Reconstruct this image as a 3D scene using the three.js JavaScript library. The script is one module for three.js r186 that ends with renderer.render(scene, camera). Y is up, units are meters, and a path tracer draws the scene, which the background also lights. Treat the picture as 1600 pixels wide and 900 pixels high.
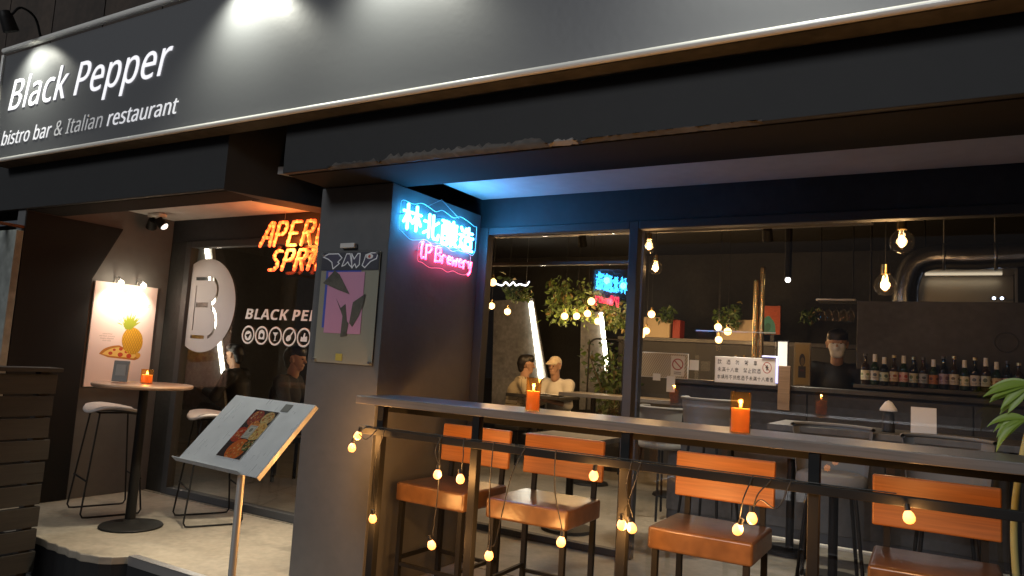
import * as THREE from 'three';
import { RoundedBoxGeometry } from 'three/addons/geometries/RoundedBoxGeometry.js';
import { TextGeometry } from 'three/addons/geometries/TextGeometry.js';
import { FontLoader } from 'three/addons/loaders/FontLoader.js';
import { MarchingCubes } from 'three/addons/objects/MarchingCubes.js';
import { mergeGeometries, mergeVertices } from 'three/addons/utils/BufferGeometryUtils.js';
import { RectAreaLightUniformsLib } from 'three/addons/lights/RectAreaLightUniformsLib.js';

// ---------------------------------------------------------------- camera, sky, street light, exposure
RectAreaLightUniformsLib.init();
const V = (x, y, z) => new THREE.Vector3(x, y, z);
const scene = new THREE.Scene();
const camera = new THREE.PerspectiveCamera(42.74, 16 / 9, 0.05, 200);
const EYE = V(0, 1.3, 0);
const CR = V(0.862721, 0.061246, -0.501957), CD = V(0.002638, -0.99317, -0.116646), CF = V(-0.505673, 0.099309, -0.856991);
camera.position.copy(EYE);
camera.up.copy(CD).negate();
camera.lookAt(EYE.clone().add(CF));
// a direction in the photograph carried out to a depth behind the street line
const at = (px, py, z) => {
  const d = CR.clone().multiplyScalar(px - 800).addScaledVector(CD, py - 450).addScaledVector(CF, 1150);
  return EYE.clone().addScaledVector(d, z / d.z);
};
const renderer = new THREE.WebGLRenderer({ antialias: true });
renderer.toneMapping = THREE.LinearToneMapping;
renderer.toneMappingExposure = 1.0;
renderer.shadowMap.enabled = true;
{ // night sky over a city: one dim even glow
  const data = new Float32Array(4 * 16 * 8);
  for (let i = 0; i < 128; i++) data.set([0.034, 0.036, 0.042, 1], i * 4);
  const sky = new THREE.DataTexture(data, 16, 8, THREE.RGBAFormat, THREE.FloatType);
  sky.mapping = THREE.EquirectangularReflectionMapping; sky.needsUpdate = true;
  scene.background = sky; scene.environment = sky;
}
const street = new THREE.DirectionalLight(new THREE.Color(0.97, 0.98, 1), 1.0);   // street lighting behind the camera
street.position.set(-3.4, 5.6, 7.6); street.target.position.set(-2, 1, -3); scene.add(street, street.target);
street.castShadow = true; street.shadow.radius = 30;
Object.assign(street.shadow.camera, { left: -12, right: 12, top: 12, bottom: -12, near: 0.1, far: 40 });

// ---------------------------------------------------------------- helpers
let seed = 71;
const rnd = () => { seed = (seed * 1664525 + 1013904223) >>> 0; return seed / 4294967296; };
const rr = (a, b) => a + (b - a) * rnd();
const taken = {};
const numbered = n => { const k = taken[n] = (taken[n] ?? -1) + 1; return k ? `${n}_${String(k).padStart(3, '0')}` : n; };
const lin = (r, g, b) => new THREE.Color().setRGB(r, g, b);
const M = (c, rough = 0.6, metal = 0, o = {}) => new THREE.MeshStandardMaterial({ color: lin(...c), roughness: rough, metalness: metal, ...o });
const P = (c, rough = 0.6, o = {}) => new THREE.MeshPhysicalMaterial({ color: lin(...c), roughness: rough, ...o });
const glow = (c, s, base = [0.8, 0.8, 0.8]) => M(base, 0.5, 0, { emissive: lin(...c), emissiveIntensity: s });
function thing(name, label, category, pos = [0, 0, 0], turn = 0, group) {
  const o = new THREE.Group(); o.name = numbered(name); scene.add(o);
  o.position.set(...(pos.isVector3 ? [pos.x, pos.y, pos.z] : pos)); o.rotation.y = turn;
  o.userData = { label, category }; if (group) o.userData.group = group;
  return o;
}
function part(name, geo, mat, parent, pos, rot) {
  const m = new THREE.Mesh(geo, mat); m.name = name; m.castShadow = m.receiveShadow = true; parent.add(m);
  if (pos) m.position.set(...(pos.isVector3 ? [pos.x, pos.y, pos.z] : pos));
  if (rot) m.rotation.set(...rot);
  return m;
}
function struct(name, geo, mat, pos) { const m = part(numbered(name), geo, mat, scene, pos); m.userData.kind = 'structure'; return m; }
function solo(name, label, category, geo, mat, pos, rot, group) {
  const m = part(numbered(name), geo, mat, scene, pos, rot); m.userData = { label, category }; if (group) m.userData.group = group; return m;
}
function copyOf(root, pos, turn, label) {
  const r = root.clone(); r.name = numbered(root.name.replace(/_\d{3}$/, '')); scene.add(r);
  r.position.set(...(pos.isVector3 ? [pos.x, pos.y, pos.z] : pos)); r.rotation.y = turn ?? root.rotation.y;
  r.userData = { ...root.userData }; if (label) r.userData.label = label; return r;
}
// metre uv by the way each face points
function muv(g, s = 1) {
  const q = g.index ? g.toNonIndexed() : g; q.computeVertexNormals !== undefined && !q.attributes.normal && q.computeVertexNormals();
  const p = q.attributes.position, uv = new Float32Array(p.count * 2), A = V(), B = V(), C = V();
  for (let i = 0; i < p.count; i += 3) {
    A.fromBufferAttribute(p, i); B.fromBufferAttribute(p, i + 1).sub(A); C.fromBufferAttribute(p, i + 2).sub(A); B.cross(C);
    const ax = Math.abs(B.x), ay = Math.abs(B.y), az = Math.abs(B.z);
    for (let k = 0; k < 3; k++) {
      const x = p.getX(i + k), y = p.getY(i + k), z = p.getZ(i + k);
      const [u, v] = ay >= ax && ay >= az ? [x, z] : ax >= az ? [z, y] : [x, y];
      uv[(i + k) * 2] = u * s; uv[(i + k) * 2 + 1] = v * s;
    }
  }
  q.setAttribute('uv', new THREE.BufferAttribute(uv, 2)); return q;
}
const box = (w, h, d) => muv(new THREE.BoxGeometry(w, h, d));
const rbox = (w, h, d, r = 0.006, n = 2) => muv(new RoundedBoxGeometry(w, h, d, n, r));
const cyl = (r1, r2, h, n = 24) => new THREE.CylinderGeometry(r1, r2, h, n);
// box between corner points
function span(x0, x1, y0, y1, z0, z1, r = 0) {
  const w = x1 - x0, h = y1 - y0, d = z1 - z0, g = r ? rbox(w, h, d, r) : new THREE.BoxGeometry(w, h, d);
  g.translate((x0 + x1) / 2, (y0 + y1) / 2, (z0 + z1) / 2); return muv(g);
}
const tube = (pts, r, n = 8, seg, closed = false, tension = 0.5) => new THREE.TubeGeometry(new THREE.CatmullRomCurve3(pts, closed, 'catmullrom', tension), seg ?? pts.length * 6, r, n, closed);
// straight strokes joined with round ends, as bent glass tube
function strokes(list, r, n = 8) {
  const gs = [], up = V(0, 1, 0);
  for (const pl of list) {
    for (let i = 0; i < pl.length; i++) {
      const s = new THREE.SphereGeometry(r, n, 6); s.translate(pl[i].x, pl[i].y, pl[i].z); gs.push(s);
      if (!i) continue;
      const d = pl[i].clone().sub(pl[i - 1]), L = d.length(); if (L < 1e-5) continue;
      const c = new THREE.CylinderGeometry(r, r, L, n, 1, true);
      c.applyQuaternion(new THREE.Quaternion().setFromUnitVectors(up, d.normalize())); const m = pl[i].clone().add(pl[i - 1]).multiplyScalar(0.5);
      c.translate(m.x, m.y, m.z); gs.push(c);
    }
  }
  return mergeGeometries(gs);
}
const bar = (a, b, r, n = 10) => { const d = b.clone().sub(a), g = new THREE.CylinderGeometry(r, r, d.length(), n); g.applyQuaternion(new THREE.Quaternion().setFromUnitVectors(V(0, 1, 0), d.clone().normalize())); const m = a.clone().add(b).multiplyScalar(0.5); g.translate(m.x, m.y, m.z); return g; };
function sdfGeo(prims, k = 0.03, cell = 0.012, ell = []) {
  const lo = V(9e9, 9e9, 9e9), hi = V(-9e9, -9e9, -9e9);
  for (const [a, b, ra, rb] of prims) { for (const [p, r] of [[a, ra], [b, rb]]) { lo.min(p.clone().subScalar(r + 0.05)); hi.max(p.clone().addScalar(r + 0.05)); } }
  const c = lo.clone().add(hi).multiplyScalar(0.5), e = hi.clone().sub(lo), S = Math.max(e.x, e.y, e.z);
  const res = Math.min(110, Math.ceil(S / cell) + 4), half = res / 2;
  const mc = new MarchingCubes(res, new THREE.MeshBasicMaterial(), false, false, 120000); mc.isolation = 0;
  const P0 = V(), ab = V(), ap = V(); const pre = prims.map(([a, b, ra, rb]) => ({ a, ab: b.clone().sub(a), L2: Math.max(1e-9, b.distanceToSquared(a)), ra, rb }));
  for (let z = 0; z < res; z++) for (let y = 0; y < res; y++) for (let x = 0; x < res; x++) {
    P0.set((x - half) / half, (y - half) / half, (z - half) / half).multiplyScalar(S / 2).add(c);
    let d = 9;
    for (const q of pre) {
      ap.copy(P0).sub(q.a); const t = Math.max(0, Math.min(1, ap.dot(q.ab) / q.L2)); ap.addScaledVector(q.ab, -t);
      const dd = ap.length() - (q.ra + (q.rb - q.ra) * t);
      const h = Math.max(0, Math.min(1, 0.5 + 0.5 * (dd - d) / k)); d = dd * (1 - h) + d * h - k * h * (1 - h);
    }
    for (const q of ell) { // ellipsoids
      ap.copy(P0).sub(q[0]); const k0 = Math.hypot(ap.x / q[1].x, ap.y / q[1].y, ap.z / q[1].z); const dd = (k0 - 1) * Math.min(q[1].x, q[1].y, q[1].z);
      const h = Math.max(0, Math.min(1, 0.5 + 0.5 * (dd - d) / k)); d = dd * (1 - h) + d * h - k * h * (1 - h);
    }
    mc.field[z * res * res + y * res + x] = -d;
  }
  mc.update();
  const g = new THREE.BufferGeometry(); g.setAttribute('position', new THREE.BufferAttribute(mc.positionArray.slice(0, mc.count * 3), 3));
  g.scale(S / 2, S / 2, S / 2); g.translate(c.x, c.y, c.z);
  const m = mergeVertices(g, 1e-5); m.computeVertexNormals(); return m;
}
// value noise
const hash = (x, y, s) => { let n = (x * 374761393 + y * 668265263 + s * 2147483647) | 0; n = (n ^ (n >>> 13)) * 1274126177 | 0; return ((n ^ (n >>> 16)) >>> 0) / 4294967296; };
function vnoise(x, y, per, s) {
  const xi = Math.floor(x), yi = Math.floor(y), fx = x - xi, fy = y - yi, u = fx * fx * (3 - 2 * fx), v = fy * fy * (3 - 2 * fy), w = a => ((a % per) + per) % per;
  const a = hash(w(xi), w(yi), s), b = hash(w(xi + 1), w(yi), s), c = hash(w(xi), w(yi + 1), s), d = hash(w(xi + 1), w(yi + 1), s);
  return (a + (b - a) * u) * (1 - v) + (c + (d - c) * u) * v;
}
function fbm(x, y, base, oct, s) { let t = 0, a = 0.5, f = base; for (let i = 0; i < oct; i++) { t += a * vnoise(x * f, y * f, f, s + i); a *= 0.5; f *= 2; } return t / (1 - Math.pow(0.5, oct)); }
function texOf(n, fn, rep = 1, srgb = true, h = n) {
  const d = new Uint8Array(n * h * 4);
  for (let y = 0; y < h; y++) for (let x = 0; x < n; x++) { const c = fn(x / n, y / h); const o = (y * n + x) * 4; for (let k = 0; k < 3; k++) d[o + k] = Math.max(0, Math.min(255, 255 * (c.length ? c[k] : c))); d[o + 3] = 255; }
  const t = new THREE.DataTexture(d, n, h); t.wrapS = t.wrapT = THREE.RepeatWrapping; t.magFilter = THREE.LinearFilter; t.minFilter = THREE.LinearFilter; t.repeat.set(rep, rep);
  if (srgb) t.colorSpace = THREE.SRGBColorSpace; t.needsUpdate = true; return t;
}
function canvasTex(w, h, draw) {
  const c = document.createElement('canvas'); c.width = w; c.height = h; draw(c.getContext('2d'), w, h);
  const t = new THREE.CanvasTexture(c); t.colorSpace = THREE.SRGBColorSpace; return t;
}
const bumpFine = texOf(256, (x, y) => fbm(x, y, 24, 4, 5), 1, false);
const bumpWall = texOf(256, (x, y) => 0.5 * fbm(x, y, 6, 5, 9) + 0.5 * fbm(x, y, 48, 2, 3), 0.8, false);
const blotch = texOf(512, (x, y) => { const v = 0.72 + 0.4 * (fbm(x, y, 5, 6, 21) - 0.5) + 0.18 * (fbm(x, y, 60, 2, 22) - 0.5); return [v, v, v]; }, 0.45);
const concreteT = texOf(512, (x, y) => {
  const a = fbm(x, y, 4, 6, 31), b = fbm(x, y, 70, 2, 37), st = Math.max(0, fbm(x, y, 9, 4, 44) - 0.58) * 1.6;
  const v = 0.62 + 0.2 * (a - 0.5) + 0.1 * (b - 0.5) - st * 0.3; return [v, v * 0.975, v * 0.925];
}, 0.5);
const concreteB = texOf(256, (x, y) => 0.6 * fbm(x, y, 10, 5, 51) + 0.4 * fbm(x, y, 64, 2, 52), 0.5, false);
function vn2(x, y, fx, fy, s) { // noise stretched along x, repeating
  const X = x * fx, Y = y * fy, xi = Math.floor(X), yi = Math.floor(Y), a = X - xi, b = Y - yi, u = a * a * (3 - 2 * a), v = b * b * (3 - 2 * b), wx = q => ((q % fx) + fx) % fx, wy = q => ((q % fy) + fy) % fy;
  return (hash(wx(xi), wy(yi), s) * (1 - u) + hash(wx(xi + 1), wy(yi), s) * u) * (1 - v) + (hash(wx(xi), wy(yi + 1), s) * (1 - u) + hash(wx(xi + 1), wy(yi + 1), s) * u) * v;
}
const woodT = texOf(1024, (x, y) => {
  const w = vn2(x, y, 3, 10, 61), g = 0.5 * vn2(x, y + 0.01 * w, 6, 160, 62) + 0.3 * vn2(x, y, 14, 320, 63) + 0.2 * vn2(x, y, 3, 40, 64);
  const v = 0.84 + 0.2 * (g - 0.5) + 0.1 * (w - 0.5); return [v, v * 0.985, v * 0.965];
}, 1);
const plain = texOf(256, (x, y) => { const v = 0.85 + 0.1 * (fbm(x, y, 4, 4, 91) - 0.5) + 0.05 * (fbm(x, y, 50, 2, 92) - 0.5); return [v, v, v]; }, 0.4);
const scratchT = texOf(512, (x, y) => { const v = 0.35 + 0.3 * fbm(x, y, 5, 5, 71) + 0.25 * fbm(x, y * 0.08, 90, 2, 72) + Math.max(0, fbm(x, y, 12, 4, 73) - 0.55) * 1.2; return v; }, 2, false);

// ---------------------------------------------------------------- materials
const mat = {
  asphalt: M([0.04, 0.04, 0.042], 0.9, 0, { bumpMap: bumpFine, bumpScale: 0.004 }),
  deck: M([0.62, 0.58, 0.52], 0.55, 0, { map: concreteT, bumpMap: concreteB, bumpScale: 0.002 }),
  floor: M([0.5, 0.48, 0.44], 0.42, 0, { map: concreteT, bumpMap: concreteB, bumpScale: 0.0015 }),
  pillar: M([0.135, 0.138, 0.142], 0.75, 0, { map: plain, bumpMap: bumpWall, bumpScale: 0.0012 }),
  black: M([0.03, 0.03, 0.03], 0.7, 0, { map: blotch, bumpMap: bumpWall, bumpScale: 0.003 }),
  fascia: M([0.023, 0.024, 0.025], 0.7, 0, { map: plain, bumpMap: bumpWall, bumpScale: 0.001 }),
  header: M([0.035, 0.038, 0.045], 0.55, 0, { map: blotch }),
  soffit: M([0.66, 0.66, 0.66], 0.8, 0, { map: plain }),
  sideWall: M([0.15, 0.152, 0.155], 0.75, 0, { map: plain, bumpMap: bumpWall, bumpScale: 0.001 }),
  frame: M([0.04, 0.041, 0.044], 0.55, 0.2),
  metal: P([0.011, 0.011, 0.011], 0.55, { specularIntensity: 0.35, bumpMap: bumpFine, bumpScale: 0.0006 }),
  steel: M([0.55, 0.55, 0.55], 0.28, 1),
  brass: M([0.7, 0.5, 0.22], 0.25, 1),
  glass: P([1, 1, 1], 0.0, { transmission: 1, thickness: 0, ior: 1.5 }),
  signPanel: M([0.125, 0.129, 0.134], 0.42, 0, { bumpMap: bumpWall, bumpScale: 0.0006 }),
  white: M([0.78, 0.77, 0.74], 0.45),
  paper: M([0.72, 0.7, 0.66], 0.7),
  counter: M([0.21, 0.2, 0.195], 0.34, 0, { map: woodT, bumpMap: bumpFine, bumpScale: 0.0004 }),
  chairWood: P([0.6, 0.22, 0.045], 0.4, { map: woodT, clearcoat: 0.2, clearcoatRoughness: 0.3 }),
  chairSeat: P([0.2, 0.1, 0.042], 0.24, { map: blotch, bumpMap: bumpFine, bumpScale: 0.0012, clearcoat: 0.3, clearcoatRoughness: 0.3 }),
  beam: P([0.02, 0.02, 0.021], 0.95, { specularIntensity: 0.2 }),
  dark: M([0.018, 0.018, 0.019], 0.6),
  darkTop: M([0.09, 0.085, 0.08], 0.4, 0, { map: blotch }),
  fence: M([0.026, 0.023, 0.02], 0.75, 0, { map: woodT, bumpMap: woodT, bumpScale: 0.002 }),
  fenceB: M([0.027, 0.024, 0.021], 0.8, 0, { map: woodT, bumpMap: woodT, bumpScale: 0.002 }),
  rust: M([0.3, 0.1, 0.035], 0.85, 0, { map: blotch }),
  cord: M([0.012, 0.012, 0.012], 0.5),
  skin: P([0.4, 0.23, 0.15], 0.6), hair: M([0.012, 0.01, 0.01], 0.45),
  amberGlass: P([1, 0.82, 0.56], 0.06, { transmission: 1, thickness: 0, ior: 1.5 }),
  bulbGlow: glow([1, 0.29, 0.04], 3.2), pendantGlow: glow([1, 0.55, 0.18], 5), bulbBig: glow([1, 0.62, 0.26], 12), bulbClear: P([1, 0.96, 0.9], 0.02, { transmission: 1, thickness: 0, ior: 1.45 }),
};

// ---------------------------------------------------------------- the setting
struct('street', muv(new THREE.PlaneGeometry(80, 80).rotateX(-Math.PI / 2)), mat.asphalt, [0, -0.25, 0]);
{ // raised terrace slab with a broken front corner by the fence
  const s = new THREE.Shape(); const rag = [[-4.22, -2.82], [-4.27, -2.75], [-4.33, -2.71], [-4.4, -2.695], [-4.46, -2.675], [-4.53, -2.69], [-4.58, -2.675], [-4.65, -2.69], [-4.71, -2.68], [-4.77, -2.695], [-4.84, -2.685], [-4.9, -2.7], [-5.2, -2.72], [-7.5, -2.72]];
  s.moveTo(2.6, 2.82); for (const [x, z] of rag) s.lineTo(x, -z); s.lineTo(-7.5, 4.06); s.lineTo(2.6, 4.06); s.closePath();
  const g = new THREE.ExtrudeGeometry(s, { depth: 0.2, bevelEnabled: false });
  g.rotateX(-Math.PI / 2); g.translate(0, -0.249, 0); struct('terrace_base', muv(g), mat.beam);  // riser coloured black to stand for the shadow below the terrace edge
  const g2 = new THREE.ExtrudeGeometry(s, { depth: 0.035, bevelEnabled: true, bevelThickness: 0.006, bevelSize: 0.006, bevelSegments: 2 });
  g2.rotateX(-Math.PI / 2); g2.translate(0, -0.042, 0); struct('terrace', muv(g2), mat.deck);
}
struct('step', span(-4.2, 2.6, -0.249, -0.135, -2.79, -2.45, 0.006), mat.black);
struct('interior_floor', span(-8.6, 2.6, -0.25, 0, -10.4, -4.07), mat.floor);
struct('interior_ceiling', span(-8.7, 2.7, 3.0, 3.1, -10.5, -4.06), mat.dark);
struct('wall_rear', span(-8.7, 2.7, -0.25, 3.0, -10.5, -10.402), mat.black);
struct('wall_left_inside', span(-8.7, -8.602, -0.25, 3.0, -10.4, -4.2), mat.black);
struct('wall_right_inside', span(2.602, 2.7, -0.25, 3.0, -10.4, -2.85), mat.black);

{ // building front above the shop: dark brown cladding in tall panels
  const t = thing('building_facade', 'dark brown clad building front above the shop sign', 'building');
  part('backing_wall', span(-9, 2.7, 3.11, 9, -4.0, -3.24), mat.black, t);
  const pm = [M([0.1, 0.068, 0.045], 0.7, 0, { map: blotch }), M([0.08, 0.056, 0.04], 0.7, 0, { map: blotch })];
  for (let i = 0; i < 15; i++) for (let j = 0; j < 5; j++) part('cladding_panel', span(-9 + i * 0.78, -9 + i * 0.78 + 0.765, 3.3 + j * 1.1, 3.3 + j * 1.1 + 1.085, -3.236, -3.2, 0.004), pm[(i + j * 2) % 3 ? 0 : 1], t);
}
{ // front wall over and beside the shop windows
  const t = thing('shop_front_wall', 'dark painted wall above and around the shop windows', 'wall');
  part('header', span(-6.1, 2.6, 2.181, 2.999, -4.2, -4.1), mat.header, t);
  part('jamb', span(-6.1, -5.772, 0.001, 2.18, -4.2, -4.1), mat.black, t);
  const roof = part('ceiling_slab', span(-6.6, 2.6, 3.0, 3.1, -4.05, -2.86), mat.black, t);
}
solo('side_wall', 'dark grey wall at the left end of the terrace behind the poster', 'wall', span(-6.1, -5.99, 0.002, 2.998, -4.095, -2.86), mat.sideWall);
{ // beam shade painted as a black slope-edged sheet on the side wall
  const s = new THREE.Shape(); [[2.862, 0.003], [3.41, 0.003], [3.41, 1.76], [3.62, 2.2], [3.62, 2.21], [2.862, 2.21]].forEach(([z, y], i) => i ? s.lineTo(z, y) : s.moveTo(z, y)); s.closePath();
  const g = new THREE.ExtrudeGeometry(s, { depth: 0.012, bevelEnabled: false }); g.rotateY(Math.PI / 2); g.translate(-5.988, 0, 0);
  solo('wall_shade_sheet', 'black sheet standing in for canopy shade on the street end of the side wall', 'cladding', muv(g), mat.beam);
}
{
  const t = thing('pillar', 'dark grey painted square pillar between entrance and bar counter', 'pillar');
  part('shaft', span(-3.235, -2.69, 0.001, 2.266, -4.095, -3.165, 0.004), mat.pillar, t);
}
{ // canopy over the bar, with its pale ceiling
  const t = thing('bar_canopy', 'black box canopy beam with chipped lower edge over the bar', 'canopy');
  part('fascia', span(-3.215, 2.6, 2.274, 2.998, -2.87, -2.83, 0.004), mat.fascia, t); part('beam_underside', span(-3.212, 2.6, 2.27, 2.99, -3.29, -2.872, 0.003), mat.beam, t);
  part('soffit_panel', span(-2.688, 2.6, 2.373, 2.42, -4.09, -3.3), mat.soffit, t);
  // torn edge strip: peeling render along the lower arris
  const strip = (x0, x1, n, h0, mt, z, y0 = 2.268) => {
    const pos = [], idx = [];
    for (let i = 0; i <= n; i++) { const x = x0 + (x1 - x0) * i / n; const e = Math.min(1, i / 3, (n - i) / 3); const h = h0 * e * (0.6 + 0.6 * rnd()), o = 0.008 * rnd() * e; pos.push(x, y0 - 0.006 * rnd(), z - 0.004, x, y0 + 0.012, z + 0.012 + o, x, y0 + h * 0.8, z + 0.01 + o, x, y0 + h + 0.006 * rnd(), z - 0.002); }
    for (let i = 0; i < n; i++) for (let k = 0; k < 3; k++) { const a = i * 4 + k, b = a + 4; idx.push(a, b, a + 1, b, b + 1, a + 1); }
    const g = new THREE.BufferGeometry(); g.setAttribute('position', new THREE.Float32BufferAttribute(pos, 3)); g.setIndex(idx); g.computeVertexNormals();
    part('chipped_edge', muv(g), mt, t);
  };
  const rough = M([0.22, 0.2, 0.18], 0.95, 0, { map: blotch, bumpMap: bumpFine, bumpScale: 0.004 });
  strip(-2.86, -2.5, 22, 0.028, rough, -2.83); strip(-2.5, -1.52, 60, 0.042, rough, -2.83); strip(-1.52, -1.38, 14, 0.024, M([0.3, 0.28, 0.26], 0.9), -2.83);
  strip(-1.36, -0.6, 40, 0.014, rough, -2.83);
}
{ // canopy over the entrance
  const t = thing('entrance_canopy', 'dark grey canopy beam over the entrance terrace', 'canopy');
  part('fascia', span(-9, -3.71, 2.22, 2.998, -2.87, -2.835, 0.004), mat.fascia, t); part('beam_underside', span(-9, -3.712, 2.216, 2.99, -3.12, -2.872, 0.003), mat.beam, t);
  const s = new THREE.Shape(); s.moveTo(-3.708, 2.837); s.lineTo(-3.3, 3.82); s.lineTo(-3.34, 4.09); s.lineTo(-3.42, 4.09); s.lineTo(-3.80, 3.12); s.lineTo(-3.708, 3.12); s.closePath();
  const g = new THREE.ExtrudeGeometry(s, { depth: 0.78, bevelEnabled: false }); g.rotateX(-Math.PI / 2); g.translate(0, 2.214, 0);
  part('return_panel', muv(g), mat.fascia, t);
  part('soffit_panel', span(-5.988, -3.44, 2.373, 2.42, -4.09, -3.122), mat.soffit, t);
}

// ---------------------------------------------------------------- fonts
const sans = await new FontLoader().loadAsync('fonts/droid/droid_sans_regular.typeface.json');
const bold = await new FontLoader().loadAsync('fonts/droid/droid_sans_bold.typeface.json');
const advance = (font, ch, size) => ((font.data.glyphs[ch] || font.data.glyphs['?']).ha * size) / font.data.resolution;
// one mesh a letter, slanted, laid from x0 to x1 on a baseline
function letters(parent, text, font, x0, x1, y, z, size, depth, shear, matOf, squeeze) {
  let w = 0; for (const c of text) w += advance(font, c, size);
  const k = (x1 - x0) / w; let x = x0;
  [...text].forEach((c, i) => {
    if (c !== ' ') {
      const g = new TextGeometry(c, { font, size, depth, curveSegments: 5, bevelEnabled: false });
      g.scale(k, 1, 1); const p = g.attributes.position; for (let j = 0; j < p.count; j++) p.setX(j, p.getX(j) + p.getY(j) * shear);
      g.computeVertexNormals(); part('letter', g, matOf(i), parent, [x, y, z]);
    }
    x += advance(font, c, size) * k;
  });
}

// ---------------------------------------------------------------- the shop sign and its lamps
{
  const t = thing('shop_sign', 'long grey signboard with white slanted lettering above the canopy', 'sign');
  const x0 = -6.28, x1 = 2.6, y0 = 2.55, y1 = 3.44, zf = -2.71;
  part('panel', span(x0, x1, y0 + 0.03, y1 - 0.03, zf - 0.08, zf, 0.002), mat.signPanel, t);
  part('underside', span(x0, x1, y0, y0 + 0.028, zf - 0.115, zf + 0.005), M([0.14, 0.125, 0.1], 0.8, 0, { map: blotch }), t);
  const trim = P([0.82, 0.81, 0.76], 0.3, { clearcoat: 0.3 });
  const rail = (y, h) => { const g = new THREE.CapsuleGeometry(h / 2, x1 - x0 - h, 6, 14); g.rotateZ(Math.PI / 2); g.translate((x0 + x1) / 2, y, zf + 0.018); return g; };
  part('trim_rail', rail(y0 + 0.016, 0.03), trim, t); part('trim_rail', rail(y1, 0.044), trim, t);
  part('end_trim', span(x0 - 0.02, x0 + 0.012, y0 + 0.034, y1 - 0.024, zf - 0.07, zf + 0.02, 0.006), trim, t);
  const lit = glow([0.95, 0.94, 1], 0.8), soft = glow([0.95, 0.95, 1], 0.5), faint = glow([0.95, 0.95, 1], 0.1);
  letters(t, 'Black Pepper', sans, -6.15, -4.19, 2.955, zf + 0.002, 0.235, 0.004, 0.2, () => lit);
  letters(t, 'bistro bar & Italian restaurant', sans, -6.17, -4.06, 2.685, zf + 0.002, 0.105, 0.003, 0.2, i => i >= 11 && i <= 19 ? faint : soft);  // tagline glow stands in for lamp light on painted letters, fainter between pools
}
const lampX = [-5.8, -3.5, -2.38, -0.5];
lampX.forEach((x, i) => {
  const t = thing('sign_lamp', i ? 'small black arm lamp over the blank stretch of the signboard' : 'small black arm lamp over the lettering of the signboard', 'lamp', [x, 3.47, -2.69], 0, 'arm lamps along the top of the signboard');
  part('arm', tube([V(0, 0, -0.03), V(0, 0.14, 0.03), V(0, 0.17, 0.13), V(0, 0.09, 0.185)], 0.009, 8), mat.metal, t);
  const h = part('shade', new THREE.LatheGeometry([[0.012, 0.15], [0.03, 0.145], [0.045, 0.1], [0.052, 0], [0.05, 0], [0.043, 0.098], [0.028, 0.135], [0.001, 0.138]].map(p => new THREE.Vector2(...p)), 24), mat.metal, t, [0, -0.03, 0.17], [0.45, 0, 0]);
  part('bulb', new THREE.SphereGeometry(0.022, 16, 10), glow([1, 1, 0.88], 20), h, [0, 0.085, 0]);
  const s = new THREE.SpotLight(new THREE.Color(1, 1, 0.86), i ? 5.5 : 3, 0, 1.05, 1, 2); s.position.set(0, -0.035, 0.168); s.target.position.set(0.02, -0.42, -0.02); s.castShadow = true; s.shadow.radius = 1.5; t.add(s, s.target);
});

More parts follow.
